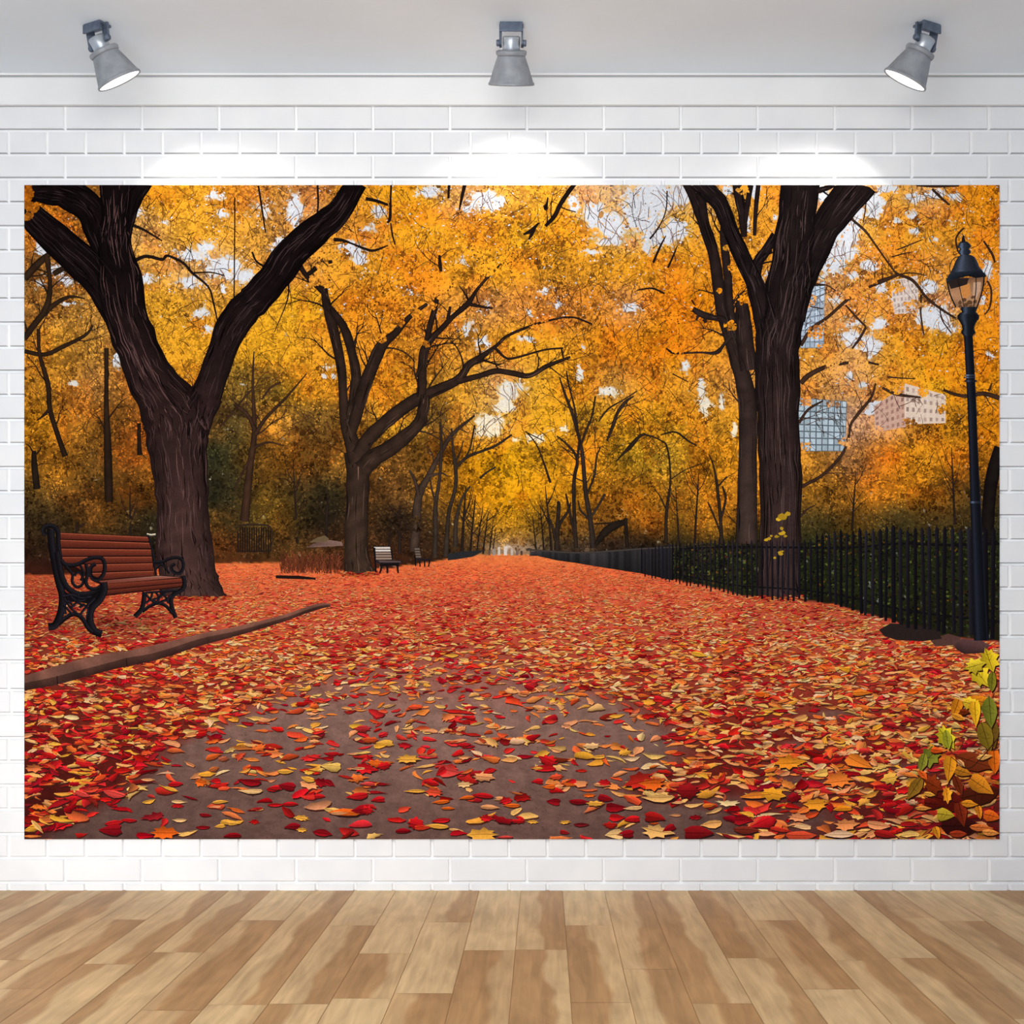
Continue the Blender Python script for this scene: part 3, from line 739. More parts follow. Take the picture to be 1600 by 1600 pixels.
tree('straight thin tree beside the forked tree', [
  [(900,857,7),(897,800,6),(897,750,6),(902,722,5),(895,705,4),(880,690,3),(870,682,2)], [(902,722,4),(904,700,4),(906,680,3)], [(899,845,4),(890,800,4),(884,772,3)],
  [(860,755,4),(850,725,3),(838,695,2),(822,675,2)]], .352, (40,28,20), (46,36,30), sprout=10, seed=39)
tree('low branching tree before the long fence', [
  [(870,860,9),(872,825,6),(887,800,4),(892,785,2)], [(868,845,5),(862,820,4),(855,805,3)], [(870,830,6),(873,790,6),(870,785,3)], [(870,825,3),(880,812,3)]], .352, (40,28,20), (46,36,30), seed=40)
tree('leaning broken trunk behind the fence', [[(930,852,6),(945,832,12),(960,822,13),(976,816,8)], [(980,856,6),(978,830,6),(977,810,6)], [(975,816,4),(950,818,3),(928,819,2)]], .352, (36,26,20), (36,28,22), seed=41)
tree('thin arched tree behind the fence', [
  [(1040,848,6),(1041,800,5),(1047,750,3),(1042,700,3),(1030,688,2),(1012,681,3),(1000,682,5),(985,698,7),(975,708,4),(962,722,2)],
  [(1042,800,3),(1030,775,2),(1022,765,1.5)], [(1047,750,2),(1070,735,1.5),(1095,725,1.5)], [(1032,680,2),(1055,676,3),(1075,690,3),(1088,697,2)]], .352, (44,32,22), (46,36,28), sprout=10, seed=42)
tree('small forked tree near the twin trunks', [
  [(1127,855,7),(1125,812,6),(1120,762,5),(1115,732,3),(1108,712,2)], [(1125,815,4),(1133,780,4),(1128,760,3)], [(1124,830,3),(1112,800,3),(1105,785,2)], [(1120,762,3),(1135,745,2)]], .352, (48,34,24), (46,36,28), seed=43)
tree('dark trunk at the right edge', [[(1562,700,22),(1550,740,22),(1544,780,20),(1540,850,20)]], .36, (24,18,18), (28,22,20), seed=44)
# branches reaching from the right
tree('thin limbs reaching right from the large right trunk', [
  [(1327,342,4),(1350,362,4),(1365,382,3),(1392,420,3),(1402,430,4),(1425,440,5),(1447,467,4),(1470,485,4),(1492,499,3)],
  [(1250,541,6),(1267,515,6),(1292,497,5),(1320,472,5),(1340,456,5)], [(1355,448,8),(1378,440,7),(1402,431,4)],
  [(1250,600,8),(1262,588,8),(1285,576,7),(1310,570,5),(1345,566,4),(1372,571,3)], [(1377,607,4),(1400,617,5),(1437,622,3)],
  [(1472,610,4),(1490,617,5),(1510,620,6),(1535,616,7),(1560,623,8)], [(1543,612,5),(1548,600,2)], [(1247,662,5),(1258,645,4),(1267,637,4),(1285,627,3)],
  [(1325,690,3),(1328,665,4),(1340,647,5),(1360,622,4),(1367,600,3)], [(1250,762,6),(1285,742,5),(1315,710,5),(1325,680,3)],
  [(1247,811,4),(1258,798,3),(1272,790,2)], [(1438,462,3),(1437,490,3),(1442,525,2)], [(1467,478,2),(1470,500,2),(1485,522,2)],
  [(1320,478,3),(1338,498,3),(1352,512,3)], [(1352,512,4),(1342,530,4),(1330,546,3)], [(1270,445,3),(1290,447,2),(1305,456,2)], [(1250,475,3),(1265,480,2),(1285,484,2)],
  [(1455,297,4),(1468,310,4),(1482,322,3)], [(1400,392,2),(1420,384,2),(1440,376,1.5)], [(1392,403,2),(1410,398,2),(1425,395,1.5)],
  [(1535,378,3),(1548,398,4),(1553,412,3)], [(1541,440,3),(1547,455,3),(1545,480,3),(1537,493,2)], [(1495,395,3),(1492,375,3),(1500,362,3),(1505,358,2)],
  [(1430,291,4),(1460,293,4),(1497,292,3)], [(1385,590,3),(1410,592,2),(1440,593,2)], [(1352,318,2),(1350,335,2),(1347,350,1.5)],[(1402,430,2),(1425,428,2),(1445,432,1.5)]],
  .37, (58, 38, 28), (64, 44, 34), seed=45, sprout=26)

LIMBS = [
  [(900,286,7),(886,305,7),(875,322,7),(866,340,7),(852,355,5)], [(842,350,3),(830,362,6),(818,368,3)], [(838,354,3),(832,366,5),(826,376,3)], [(875,325,2),(888,330,2),(900,333,1.5)],
  [(851,322,5),(853,328,5),(856,310,2)], [(210,410,6),(230,402,5),(255,407,5),(263,401,4),(287,412,4),(302,428,4),(327,450,3),(335,475,3),(342,508,2)],
  [(302,428,3),(330,427,2),(352,432,2)], [(205,352,5),(225,360,4),(245,372,3),(255,378,2)], [(572,312,6),(590,316,5),(607,322,4)], [(612,288,3),(611,310,3),(610,342,5),(606,350,3)], [(611,350,2),(614,370,3),(618,384,2)],
  [(522,376,6),(535,377,5),(550,382,3),(570,390,4),(585,393,4),(607,385,2)], [(495,420,8),(480,430,7),(468,415,9)], [(452,440,3),(450,470,2),(430,520,1.5)],
  [(727,288,6),(722,310,5),(718,330,2)], [(702,290,4),(701,312,4)], [(497,290,3),(498,320,3),(496,340,2)], [(368,310,2),(368,350,2),(367,470,2)], [(405,292,3),(410,325,3),(416,365,2)],
  [(395,395,3),(402,410,3),(418,420,4)], [(1015,375,3),(1030,355,2),(1040,330,2),(1042,300,2)], [(1020,412,4),(1032,385,3),(1040,370,1.5)], [(1043,420,3),(1052,400,3),(1058,385,1.5)],
  [(995,455,2),(1018,452,3),(1038,460,3)], [(1110,385,3),(1112,400,3)], [(1250,455,3),(1262,448,3),(1288,447,2)],
  [(1080,470,3),(1085,478,2)], [(1040,545,2),(1050,552,4),(1066,553,3)], [(820,675,2),(850,690,1.5)], [(1050,585,2),(1075,598,1.5)]]
for k_, st_k in enumerate(LIMBS):
    tree('dark limb hanging in the canopy', [st_k], .372 + .0004*k_, (30, 21, 19), (44, 30, 24), seed=57+k_, sprout=2 if len(st_k) > 3 else 0, name='branch')

# the second right-hand tree
tree('slimmer dark trunk standing behind the large right trunk', [
  [(1070,286,12),(1085,315,15),(1102,360,18),(1115,402,17),(1122,450,19),(1127,490,17),(1140,530,20),(1150,560,24),(1162,600,28),(1168,650,29),(1167,750,30),(1166,850,32)],
  [(1094,300,14),(1100,345,14),(1112,385,12)], [(1127,355,5),(1130,375,12),(1136,430,13),(1140,480,12),(1150,530,12)], [(1150,286,14),(1154,310,15),(1159,335,14),(1162,372,9)],
  [(1156,462,8),(1158,475,18),(1160,495,24),(1163,530,27),(1169,580,26)], [(1082,484,8),(1090,489,10),(1100,494,11),(1115,498,9),(1128,500,10),(1136,512,12),(1138,525,6)], [(1090,495,5),(1087,502,3)],[(1100,500,7),(1102,506,4)],
  [(1140,528,8),(1130,540,5),(1122,550,7),(1112,553,5),(1095,552,3),(1067,553,3)], [(1184,291,7),(1180,330,7),(1178,370,5)], [(1172,291,9),(1166,330,8),(1164,352,5)]],
  .38, (34, 25, 24), (66, 50, 44), sprout=22, ytop=320, ybot=880, seed=46, dens=.03, light=1.8)

# middle tree
tree('middle-sized tree with many spreading limbs', [
  [(560,708,42),(560,740,37),(559,790,36),(557,850,37),(560,885,42),(562,897,54)],
  [(560,722,30),(550,690,23),(541,660,18),(537,620,14),(535,585,15),(529,548,16),(520,510,16),(513,485,15),(509,465,12),(507,452,11)],
  [(512,478,10),(530,500,12),(541,520,14),(550,550,14),(557,585,16),(555,618,17),(550,645,15),(545,660,10)],
  [(548,680,16),(556,655,18),(567,615,21),(583,572,20),(598,540,18),(618,522,12),(640,497,8),(668,476,5)],
  [(562,712,24),(575,688,23),(607,657,21),(640,632,21),(670,616,18),(715,595,14),(732,572,12),(750,560,10),(775,542,6),(795,525,5),(840,507,4),(880,497,3)],
  [(716,597,10),(750,588,9),(775,581,9),(800,584,9),(827,588,8),(855,573,7),(891,559,4)],
  [(658,622,14),(660,600,15),(660,577,14),(664,548,14),(675,530,11),(690,515,9),(707,497,8),(732,475,9),(745,455,5),(765,432,4),(790,408,3)],
  [(668,548,10),(670,520,10),(678,490,9),(683,468,7),(682,455,5)], [(735,477,6),(755,481,4),(770,483,3)],
  [(566,735,30),(585,716,27),(607,703,26),(635,682,23),(655,662,19),(662,640,18),(665,618,15)],
  [(880,497,3),(900,498,3),(925,508,3)],[(772,543,5),(790,560,4),(806,560,4),(850,548,3),(880,545,3)],[(505,455,12),(495,448,8),(483,437,7),(470,418,8),(462,405,8)],
  [(687,400,4),(688,415,6),(690,430,3)], [(517,408,6),(518,430,5),(515,440,3)], [(880,560,3),(878,550,3),(877,545,2)],[(660,570,6),(650,590,5)],[(700,500,6),(704,480,4)]],
  .40, (36, 25, 21), (64, 47, 37), sprout=60, ytop=450, ybot=870, seed=47, dens=.035, light=1.7)

# leaves that lie in front of the middle tree
mid = Ink()
def patches(lst):
    L = np.array(lst, float)
    def f(rr, N):
        w = L[:, 2]*L[:, 2]; i = rr.choice(len(L), N, p=w/w.sum())
        a = rr.uniform(0, 6.28, N); r = np.sqrt(rr.random(N))*L[i, 2]
        return L[i, 0]+np.cos(a)*r, L[i, 1]+np.sin(a)*r*.75
    return f
PM = [(520,425,14),(495,440,10),(500,395,16),(535,400,12),(610,470,20),(625,505,9),(640,470,14),(596,530,8),(605,480,20),(660,445,22),(690,455,18),(700,440,18),(675,480,7),
      (735,440,14),(760,420,16),(668,540,6),(720,430,20),(800,420,20),(750,400,25),(650,490,8),(780,500,6),(1160,300,9),(1152,400,10),(1145,420,8),(1163,470,9),(1172,395,7),(1140,510,9),
      (1135,390,6),(1180,500,5),(1050,500,15),(1122,455,4),(1160,445,6),(1058,545,10),(1360,440,9),(1330,460,12),(1300,575,12),(1340,570,14),(1420,560,16),(1440,590,16),(1460,600,14),
      (1390,570,14),(1275,600,9),(1310,560,10),(1500,600,12),(1535,600,10),(1290,510,8),(1400,445,6),(1350,575,8),(835,515,8),(850,500,6)]
canopy(mid, 3400, 1.4, 4.2, .43, .47, 1.04, 50, only=patches(PM), skyskip=2, contrast=.42)
canopy(mid, 1500, .8, 2.0, .43, .47, .45, 51, only=patches(PM), skyskip=2, contrast=.5)
canopy(mid, 520, 1.2, 3.4, .395, .399, 1.02, 53, only=patches([(1260,470,14),(1275,520,14),(1400,450,12),(1425,480,14),(1258,628,10),(1300,632,10),(1255,700,12),(1320,690,10),(1400,610,10),(1440,615,9),(1420,662,12),(1370,672,8),(1470,640,8),(1285,545,10)]), skyskip=2, contrast=.4)
mid.build('foliage', root, kind='stuff', label='clumps of golden leaves printed over the middle branches')

# the two large trees
tree('largest dark tree with a deep fork, beside the bench', [
  [(40,322,34),(56,344,42),(97,382,50),(140,421,54),(165,455,50),(185,500,40)],
  [(52,300,30),(75,300,42),(105,305,46),(140,326,48),(165,370,54),(178,410,50)],
  [(226,284,30),(210,312,28),(200,345,26),(192,385,24)],
  [(558,286,33),(530,332,40),(495,362,46),(457,397,50),(432,432,50),(400,469,50),(384,484,50),(362,515,50),(349,548,47),(334,590,47),(322,622,50),(306,655,56),(300,690,46)],
  [(182,284,50),(182,340,46),(180,380,54),(188,430,66),(197,490,70),(215,540,68),(236,590,74),(262,630,92),(276,660,102),(279,700,94),(285,760,83),(287,800,82),(289,850,88),(293,885,92),(296,908,92),(299,926,100),(300,937,116)],
  [(330,622,40),(322,650,30),(326,672,10)]],
  .50, (20, 13, 14), (68, 46, 42), sprout=34, ytop=420, ybot=860, seed=48, dens=.13, light=1.9)
tree('large dark trunk with a wide right limb, behind the fence', [
  [(1345,284,58),(1310,327,52),(1283,367,47),(1264,410,46),(1248,450,42),(1236,500,40)],
  [(1088,284,27),(1108,303,28),(1125,322,27),(1142,365,25),(1162,410,27),(1180,448,30),(1195,500,36),(1203,550,44)],
  [(1210,368,12),(1196,393,16),(1184,410,17),(1178,432,20)],
  [(1250,284,60),(1244,340,60),(1238,390,62),(1233,440,70),(1226,490,66),(1214,540,70),(1214,600,70),(1216,690,65),(1219,750,66),(1218,850,64),(1216,910,66),(1216,934,72)],
  [(1276,300,10),(1290,296,8),(1303,291,6)]],
  .50, (30, 22, 22), (58, 42, 39), sprout=20, ytop=420, ybot=860, seed=49, dens=.13, light=1.75)
lf = Ink()
canopy(lf, 260, 1.6, 4.5, .56, .58, 1.0, 52, only=patches([(45,305,9),(52,325,10),(46,340,7),(44,300,8)]), skyskip=2)
lf.build('foliage', root, kind='stuff', label='orange leaf sprays at the upper left corner')
lf = Ink(); rr = np.random.default_rng(9)
for (x, y, r) in [(1222,808,9),(1228,804,7),(1216,812,5),(1221,826,5),(1221,834,7),(1213,839,5),(1200,842,5),(1196,844,4),(1226,838,4),(1218,865,6),(1210,872,4),(1221,862,3),(1204,838,3)]:
    P = blob(1, 7, rr, .7)[0]*r*.8 + np.array([x, y]); lf.poly(P, np.array([205, 160, 40])*rr.uniform(.8, 1.1), .72+rr.uniform(0, .01))
lf.stroke([(1224,812,1),(1220,826,1),(1214,838,1),(1216,862,1)], (60,45,25), .72, sub=4)
lf.build('leafy_sprig', root, label='yellow leaf sprig in front of the right trunk')

# ---- shrubs, log, rail and pale rocks at the back
sh = Ink()
canopy(sh, 2600, 1.5, 4, .36, .37, .9, 60, only=patches([(60,790,26),(100,800,30),(150,800,28),(180,815,25),(430,835,22),(460,825,18),(340,800,16),(350,840,18),(600,815,22),(640,820,20),(500,760,30),(420,770,24)]), skyskip=2, contrast=.5)
rr = np.random.default_rng(4)
for _ in range(260):   # russet shrub
    x = rr.uniform(440, 535); y = 897 - abs(rr.normal())*6; h = rr.uniform(8, 30)
    sh.stroke([(x, y, .9), (x+rr.uniform(-4, 4), y-h*.5, .9), (x+rr.uniform(-9, 9), y-h, .6)], np.array([130, 66, 42])*rr.uniform(.5, 1.2), .42, sub=2)
sh.build('shrub', root, kind='stuff', label='low russet undergrowth at the edge of the wood')
lg = Ink(); lg.poly([(432,899),(470,900),(494,903),(494,906),(432,904)], (34, 22, 20), .43); lg.build('fallen_log', root)
rk = Ink(); rk.poly([(480,856),(490,850),(500,846),(515,844),(535,847),(537,853),(500,855)], [(92,66,60)]*3+[(126,96,86)]*4, .41)
rk.poly([(484,848),(495,841),(508,837),(515,842),(512,847)], (104,84,60), .412); rk.build('rock', root)
rl = Ink()
for x in np.linspace(373, 424, 15): rl.stroke([(x, 824 if 376 < x < 422 else 830, 2), (x, 862, 2)], (36, 26, 22), .42, sub=2)
rl.stroke([(370,826,2),(380,821,3),(415,821,3),(425,828,3),(427,845,2),(422,862,2)], (52,38,30), .425); rl.stroke([(372,862,2),(424,862,2)], (40,28,24), .425, sub=2)
rl.build('wooden_rail', root, label='small dark slatted enclosure at the edge of the wood')
hz = Ink()
hz.poly([(700,866),(722,862),(758,860),(740,870),(716,874),(700,876)], (40,40,42), .42)
for x, w, h, c in [(772,5,10,(150,135,125)),(780,4,13,(205,190,175)),(790,5,14,(215,200,190)),(800,4,10,(190,170,155)),(808,4,8,(120,95,85)),(815,3,7,(70,55,50)),(765,3,9,(90,75,65))]:
    hz.poly([(x-w/2,868-h),(x+w/2,868-h),(x+w/2,868),(x-w/2,868)], c, .42)
hz.build('distant_gate', root, label='tiny pale gate at the far end of the path')

# ---- kerb
kb = Ink()
top = np.array([(40,1056),(85,1042),(127,1030),(170,1021),(200,1017),(247,1007),(315,990),(370,979),(440,962),(475,950),(500,943),(517,943)], float)
mid_ = np.array([(40,1067),(85,1058),(127,1047),(170,1036),(200,1028),(247,1019),(315,998),(370,986),(440,967),(475,955),(500,947),(517,945)], float)
low = np.array([(40,1079),(85,1071),(127,1060),(170,1048),(200,1041),(247,1031),(315,1009),(370,994),(440,973),(475,960),(500,952),(517,948)], float)
def band(a, b, ca, cb, z, sub=6):
    A = spline(np.column_stack([a, np.ones(len(a))]), sub)[:, :2]; B = spline(np.column_stack([b, np.ones(len(b))]), sub)[:, :2]
    X = np.stack([A[:, 0], B[:, 0]], -1); Y = np.stack([A[:, 1], B[:, 1]], -1)
    c = np.stack([np.ones((len(A), 1))*np.array(ca), np.ones((len(A), 1))*np.array(cb)], 1)
    c = c*(.8+.4*vnoise(X, Y, 14, 70))[..., None]
    return X, Y, c
X, Y, c = band(top, mid_, (124, 80, 66), (112, 74, 62), .45); kb.grid(X, Y, c, .45)
X, Y, c = band(mid_, low, (74, 48, 40), (56, 34, 30), .45); kb.grid(X, Y, c, .452)
for (x, y) in ((200,1030),(92,1058)): kb.stroke([(x-1,y-2,1.2),(x,y+11,1.6)], (36,22,20), .46, sub=2)
kb.build('kerb', root, label='low brown stone kerb beside the path')

# ---- fence along the right
fe_part = bpy.data.objects.new('iron_fence', None); C.objects.link(fe_part); fe_part.parent = root
fe_part['label'] = 'dark picket fence along the right of the path'
FT = np.array([(840,859),(900,861),(960,858),(1000,856),(1050,848),(1100,842),(1160,843),(1250,843),(1280,832),(1320,828),(1400,823),(1450,826),(1500,822),(1560,820)], float)
FB = np.array([(840,869),(870,876),(900,880),(935,886),(1000,896),(1050,907),(1110,920),(1160,930),(1250,937),(1300,940),(1340,956),(1380,966),(1420,978),(1460,986),(1500,991),(1560,997)], float)
ft = lambda x: float(np.interp(x, FT[:, 0], FT[:, 1])); fb = lambda x: float(np.interp(x, FB[:, 0], FB[:, 1]))
pn = Ink(); rr = np.random.default_rng(12)
xs = np.arange(828, 1052, 1.5); X = np.stack([xs, xs], -1)
T_ = np.array([ft(x) for x in xs]) + 3; B_ = np.array([fb(x) for x in xs])
sh_ = (24 + 20*vnoise(xs, xs*0, 4, 80) + 22*vnoise(xs, xs*0, 26, 81)*np.clip((1040-xs)/120, .02, 1))[:, None, None]*np.array([1.0, .93, .95])
pn.grid(X, np.stack([T_, B_], -1), np.concatenate([sh_*1.15, sh_*.8], 1), .62)
pn.stroke([(822,859,3),(900,864,3),(960,861,3),(1000,858,3),(1060,855,2)], (66,58,54), .625, sub=4)
pn.build('fence_panel', fe_part, label='far stretch of fence seen edge on')
# dark growth behind the pickets
hg = Ink(); rr = np.random.default_rng(14); N = 4200
x = rr.uniform(1036, 1560, N); T_ = np.interp(x, FT[:, 0], FT[:, 1]); B_ = np.interp(x, FB[:, 0], FB[:, 1])
y = T_ + 8 + rr.random(N)*(B_-T_-14); r = rr.uniform(.8, 3.2, N)
ok = ~((x > 1182) & (x < 1250)); x, y, r = x[ok], y[ok], r[ok]
P = blob(len(x), 6, rr, .8)*r[:, None, None] + np.stack([x, y], -1)[:, None, :]
pal = np.array([(24,26,16),(36,42,20),(50,58,26),(20,18,16),(76,84,36),(104,72,26),(30,34,20),(58,36,20)], float)
c = pal[rr.choice(8, len(x), p=[.26,.2,.14,.2,.07,.03,.06,.04])]*rr.uniform(.7, 1.15, (len(x), 1))
hg.many(P, np.repeat(c[:, None], 6, 1), rr.uniform(.36, .375, len(x)))
hg.build('hedge', root, kind='stuff', label='dark green growth behind the fence')
x = 1002.0; k = 0; rr = np.random.default_rng(15)
rail = Ink()
rail.stroke([(1060,858,2.5),(1110,856,2.5),(1160,855,3),(1250,856,3),(1330,856,3),(1400,850,3),(1480,852,4),(1560,850,4)], (20,17,19), .63, sub=4)
rail.stroke([(1060,898,2),(1110,908,2),(1160,916,2),(1250,922,2.5),(1330,934,2.5),(1420,955,3),(1560,972,4)], (20,17,19), .63, sub=4)
rail.build('rail', fe_part)
while x < 1560:
    t = max((x-1060)/500, 0)
    w = 2.2 + 4.4*t*rr.uniform(.75, 1.25) + (2.0 if rr.random() < .12 else 0)
    tp = ft(x) + rr.uniform(-4, 4); bt = fb(x) + rr.uniform(-1, 5)
    ln = rr.uniform(-1.5, 2.5)*t*2
    pk = Ink(); col = np.array([19, 17, 21])*rr.uniform(.7, 1.35)
    pk.poly([(x, tp), (x+w*.5, tp+6), (x+w*.5+ln, bt), (x-w*.5+ln, bt), (x-w*.5, tp+6)], [col*1.2, col, col*.8, col*1.5, col*1.9], .64+.0004*k)
    pk.build('picket', fe_part)
    x += 5.0 + 7.6*t**.8 * rr.uniform(.85, 1.15) + .4; k += 1

# ---- street lamp
lp = bpy.data.objects.new('street_lamp', None); C.objects.link(lp); lp.parent = root
lp['label'] = 'tall black lamp post with a glass lantern'
def sec(ink, rows, col, z, hl=.35):
    """rows: (cx, y, halfwidth); smooth metal shading across"""
    r = np.array(rows, float); fr = np.array([-1, -.75, -.45, -.1, .3, .7, 1.0])
    X = r[:, 0:1] + r[:, 2:3]*fr; Y = np.repeat(r[:, 1:2], 7, 1)
    sh = np.array([.7, 1.1, 1+hl*3.5, 1.2, .9, .7, 1.25])
    ink.grid(X, Y, np.array(col, float)[None, None]*sh[None, :, None]*np.ones((len(r), 7, 1)), z)
p = Ink(); sec(p, [(1511,525,7),(1511.5,534,7),(1514,580,7),(1517,640,7),(1519,700,7),(1522,780,8),(1525,850,9),(1528,930,10),(1531,1001,11)], (22,24,31), .70, .18)
sec(p, [(1513,590,9),(1513,592,9)], (50,56,70), .701); sec(p, [(1515,595,9.5),(1515,598,9.5)], (30,34,46), .701); sec(p, [(1513.5,586.5,8.6),(1513.6,588.5,8.6)], (60,66,80), .701)
sec(p, [(1522,784,9.5),(1522,787,9.5)], (44,48,60), .701); p.build('pole', lp)
p = Ink(); sec(p, [(1511,490,12),(1511,494,17),(1511,499,17),(1511,503,14),(1511,510,10),(1511,516,9),(1511,519,11),(1511,522,11),(1511,526,7)], (24,27,33), .702, .4); p.build('bracket', lp)
p = Ink()
gl = [(1477,437),(1535,434),(1534,450),(1529,472),(1522,485),(1502,486),(1490,478),(1484,462)]
p.poly(gl, [(90,58,34),(120,84,60),(196,150,116),(176,132,96),(120,88,62),(110,80,58),(150,108,78),(190,138,100)], .705)
p.poly([(1499,447),(1513,444),(1515,462),(1506,470),(1500,462)], (206,134,70), .708)
p.poly([(1519,443),(1531,442),(1530,456),(1522,470),(1518,462)], (196,156,128), .708)
for (x, y, r) in [(1498,474,4),(1504,470,4),(1512,474,5),(1518,466,4),(1522,473,4),(1507,478,4),(1499,480,3),(1515,480,3)]:
    q = blob(1, 7, np.random.default_rng(int(x)), .8)[0]*r + np.array([x, y]); p.poly(q, (96,66,44), .709)
p.poly([(1477,437),(1512,436),(1509,446),(1496,450),(1484,453)], (44,34,32), .71)
for a in ([(1477,436,2.2),(1483,462,2.2),(1492,482,2.2)], [(1536,433,2.2),(1533,455,2.2),(1524,484,2.2)], [(1523,436,1.5),(1523,455,1.5),(1519,484,1.5)], [(1495,438,1.2),(1500,462,1.2),(1506,486,1.2)]):
    p.stroke(a, (26,24,28), .712, sub=4)
p.build('lantern_glass', lp, label='amber lantern glass')
p = Ink()
sec(p, [(1507,400,8),(1508,403,13),(1508,410,17),(1508,418,20),(1509,424,24),(1509,428,26)], (44,48,58), .713, .22)
p.poly([(1476,440),(1480,432),(1484,427),(1530,424),(1538,429),(1539,434),(1523,436),(1510,433),(1490,438),(1478,442)], [(70,78,90),(36,42,52),(40,46,56),(30,34,42),(60,66,78),(24,26,32),(20,22,28),(20,22,28),(26,30,36),(40,44,52)], .714)
sec(p, [(1504,379,5),(1505,383,9),(1505,387,11),(1505,391,7),(1505,394,10),(1505,397,10),(1505,400,7)], (40,46,56), .715, .4)
p.poly([(1500,382),(1501,374),(1503,368),(1505,372),(1507,380)], (26,28,34), .7155)
p.stroke([(1484,430,1.5),(1482,418,1.5),(1488,406,1.5),(1498,402,1.5)], (70,60,40), .716, sub=4)
p.build('lantern_cap', lp)
p = Ink(); sec(p, [(1512,481,12),(1512,485,12.5),(1512,489,11),(1511,492,15)], (30,34,42), .7165, .4); p.build('lantern_base', lp)

# ---- benches
def q4(c, o=(40, 650)): return [(x/4+o[0], y/4+o[1]) for x, y in c]
def bst(ink, c, w, z, col=(21, 19, 22), o=(40, 650)):
    ink.stroke([(x/4+o[0], y/4+o[1], w*1.16) for x, y in c], col, z, edge=[.5, 1.7, 1.25, .8, .5], sub=5)
bn = bpy.data.objects.new('park_bench', None); C.objects.link(bn); bn.parent = root
bn['label'] = 'brown slatted bench with ornate black iron ends'
WOOD = [(122,54,36),(126,56,38),(88,37,27),(80,33,25)]
slats = [[(215,732),(770,758),(778,786),(222,770)], [(222,776),(780,795),(790,828),(228,823)], [(228,831),(790,837),(795,873),(235,876)],
         [(235,883),(795,881),(800,916),(245,926)], [(300,932),(800,922),(804,963),(380,976)], [(400,984),(805,969),(810,1005),(480,1022)]]
bk = Ink(); bk.poly(q4([(212,728),(772,755),(815,1010),(480,1030),(250,960)]), (34,16,14), .755)
for i, s_ in enumerate(slats):
    q = q4(s_); bk.poly(q, np.array(WOOD)*(1.0-.05*(i % 2)), .76)
    bk.poly([q[0], q[1], (q[1][0], q[1][1]+1.2), (q[0][0], q[0][1]+1.2)], (158,78,54), .762)
bk.build('backrest', bn)
st_ = Ink(); st_.poly(q4([(430,1035),(600,1012),(860,998),(985,1012),(990,1070),(510,1125),(490,1060)]), (40,18,16), .765)
st_.poly(q4([(460,1032),(840,1000),(975,1010),(500,1050)]), [(120,62,50),(148,104,90),(140,80,64),(112,54,42)], .77)
st_.poly(q4([(500,1052),(982,1016),(986,1040),(508,1084)]), np.array(WOOD)*.98, .772)
st_.poly(q4([(510,1090),(986,1046),(986,1064),(512,1116)]), np.array(WOOD)*.85, .772)
st_.build('seat', bn)
e1 = Ink(); z = .78
bst(e1, [(140,745),(122,730),(125,700),(160,687),(196,700),(212,735),(212,790),(220,860),(226,905)], 6.5, z)
bst(e1, [(165,705),(168,760),(175,830),(190,910),(205,990),(222,1060),(238,1120),(236,1190),(218,1260),(190,1310),(150,1318)], 10, z+.001)
bst(e1, [(205,850),(222,950),(240,1020),(275,1080),(340,1115),(420,1108),(495,1062)], 8, z+.002)
bst(e1, [(232,905),(262,932),(330,930),(390,900),(440,886),(485,893),(502,930),(496,985),(465,1022),(430,1020),(412,985),(418,945),(445,925)], 5.5, z+.003)
bst(e1, [(262,940),(300,990),(300,1040),(330,1070),(365,1050),(362,1000),(335,975),(312,1000)], 4, z+.004)
bst(e1, [(385,925),(395,985),(385,1040),(405,1075),(450,1080),(495,1050)], 5, z+.004)
bst(e1, [(350,935),(372,985),(352,1030)], 3.5, z+.005)
bst(e1, [(495,1040),(498,1090),(470,1150),(430,1190),(412,1230),(412,1290),(440,1345),(485,1362)], 10, z+.005)
bst(e1, [(215,1300),(260,1262),(310,1238),(360,1262),(395,1320),(425,1352)], 6, z+.006)
for sc_ in ([(250,1140),(290,1200),(330,1235)], [(440,1140),(390,1190),(350,1240)], [(260,1240),(250,1190),(275,1160),(300,1180)], [(390,1260),(400,1210),(370,1180),(345,1200)],
            [(290,1130),(330,1160),(370,1190)], [(340,1110),(330,1160),(290,1200)], [(400,1120),(370,1150),(330,1150)], [(245,1180),(300,1240)], [(240,1130),(300,1120),(360,1140),(420,1130)]):
    bst(e1, sc_, 3.4, z+.007, (24,22,27))
e1.poly(q4([(242,1090),(300,1120),(430,1115),(500,1080),(480,1140),(420,1180),(330,1160),(250,1170)]), (20,16,18), z+.0005)
e1.build('bench_end', bn, label='near black iron end with scrolls')
e2 = Ink()
bst(e2, [(770,742),(785,790),(805,880),(815,950),(822,1000)], 3.5, .757)
bst(e2, [(765,740),(790,745),(820,742)], 3, .757, (150,140,120))
bst(e2, [(812,915),(860,912),(915,890),(965,888),(990,915),(988,960),(965,985),(930,975),(915,945),(940,925)], 4.5, z)
bst(e2, [(820,960),(850,930),(880,950),(905,985)], 3, z)
bst(e2, [(990,1000),(1000,1045),(985,1085),(940,1110),(915,1150),(925,1210),(945,1262)], 6, z+.002)
bst(e2, [(750,1100),(745,1160),(730,1210),(690,1255)], 6.5, z+.002)
bst(e2, [(735,1225),(780,1190),(830,1172),(880,1185),(925,1235)], 4.5, z+.003)
for sc_ in ([(755,1110),(790,1150),(830,1175)], [(920,1120),(880,1150),(835,1175)], [(800,1100),(790,1140),(760,1170)], [(850,1095),(880,1130),(900,1170)], [(820,1100),(840,1140),(820,1170)], [(760,1105),(850,1098),(960,1090)], [(880,1100),(850,1130),(800,1150)]):
    bst(e2, sc_, 3.2, z+.004, (24,22,27))
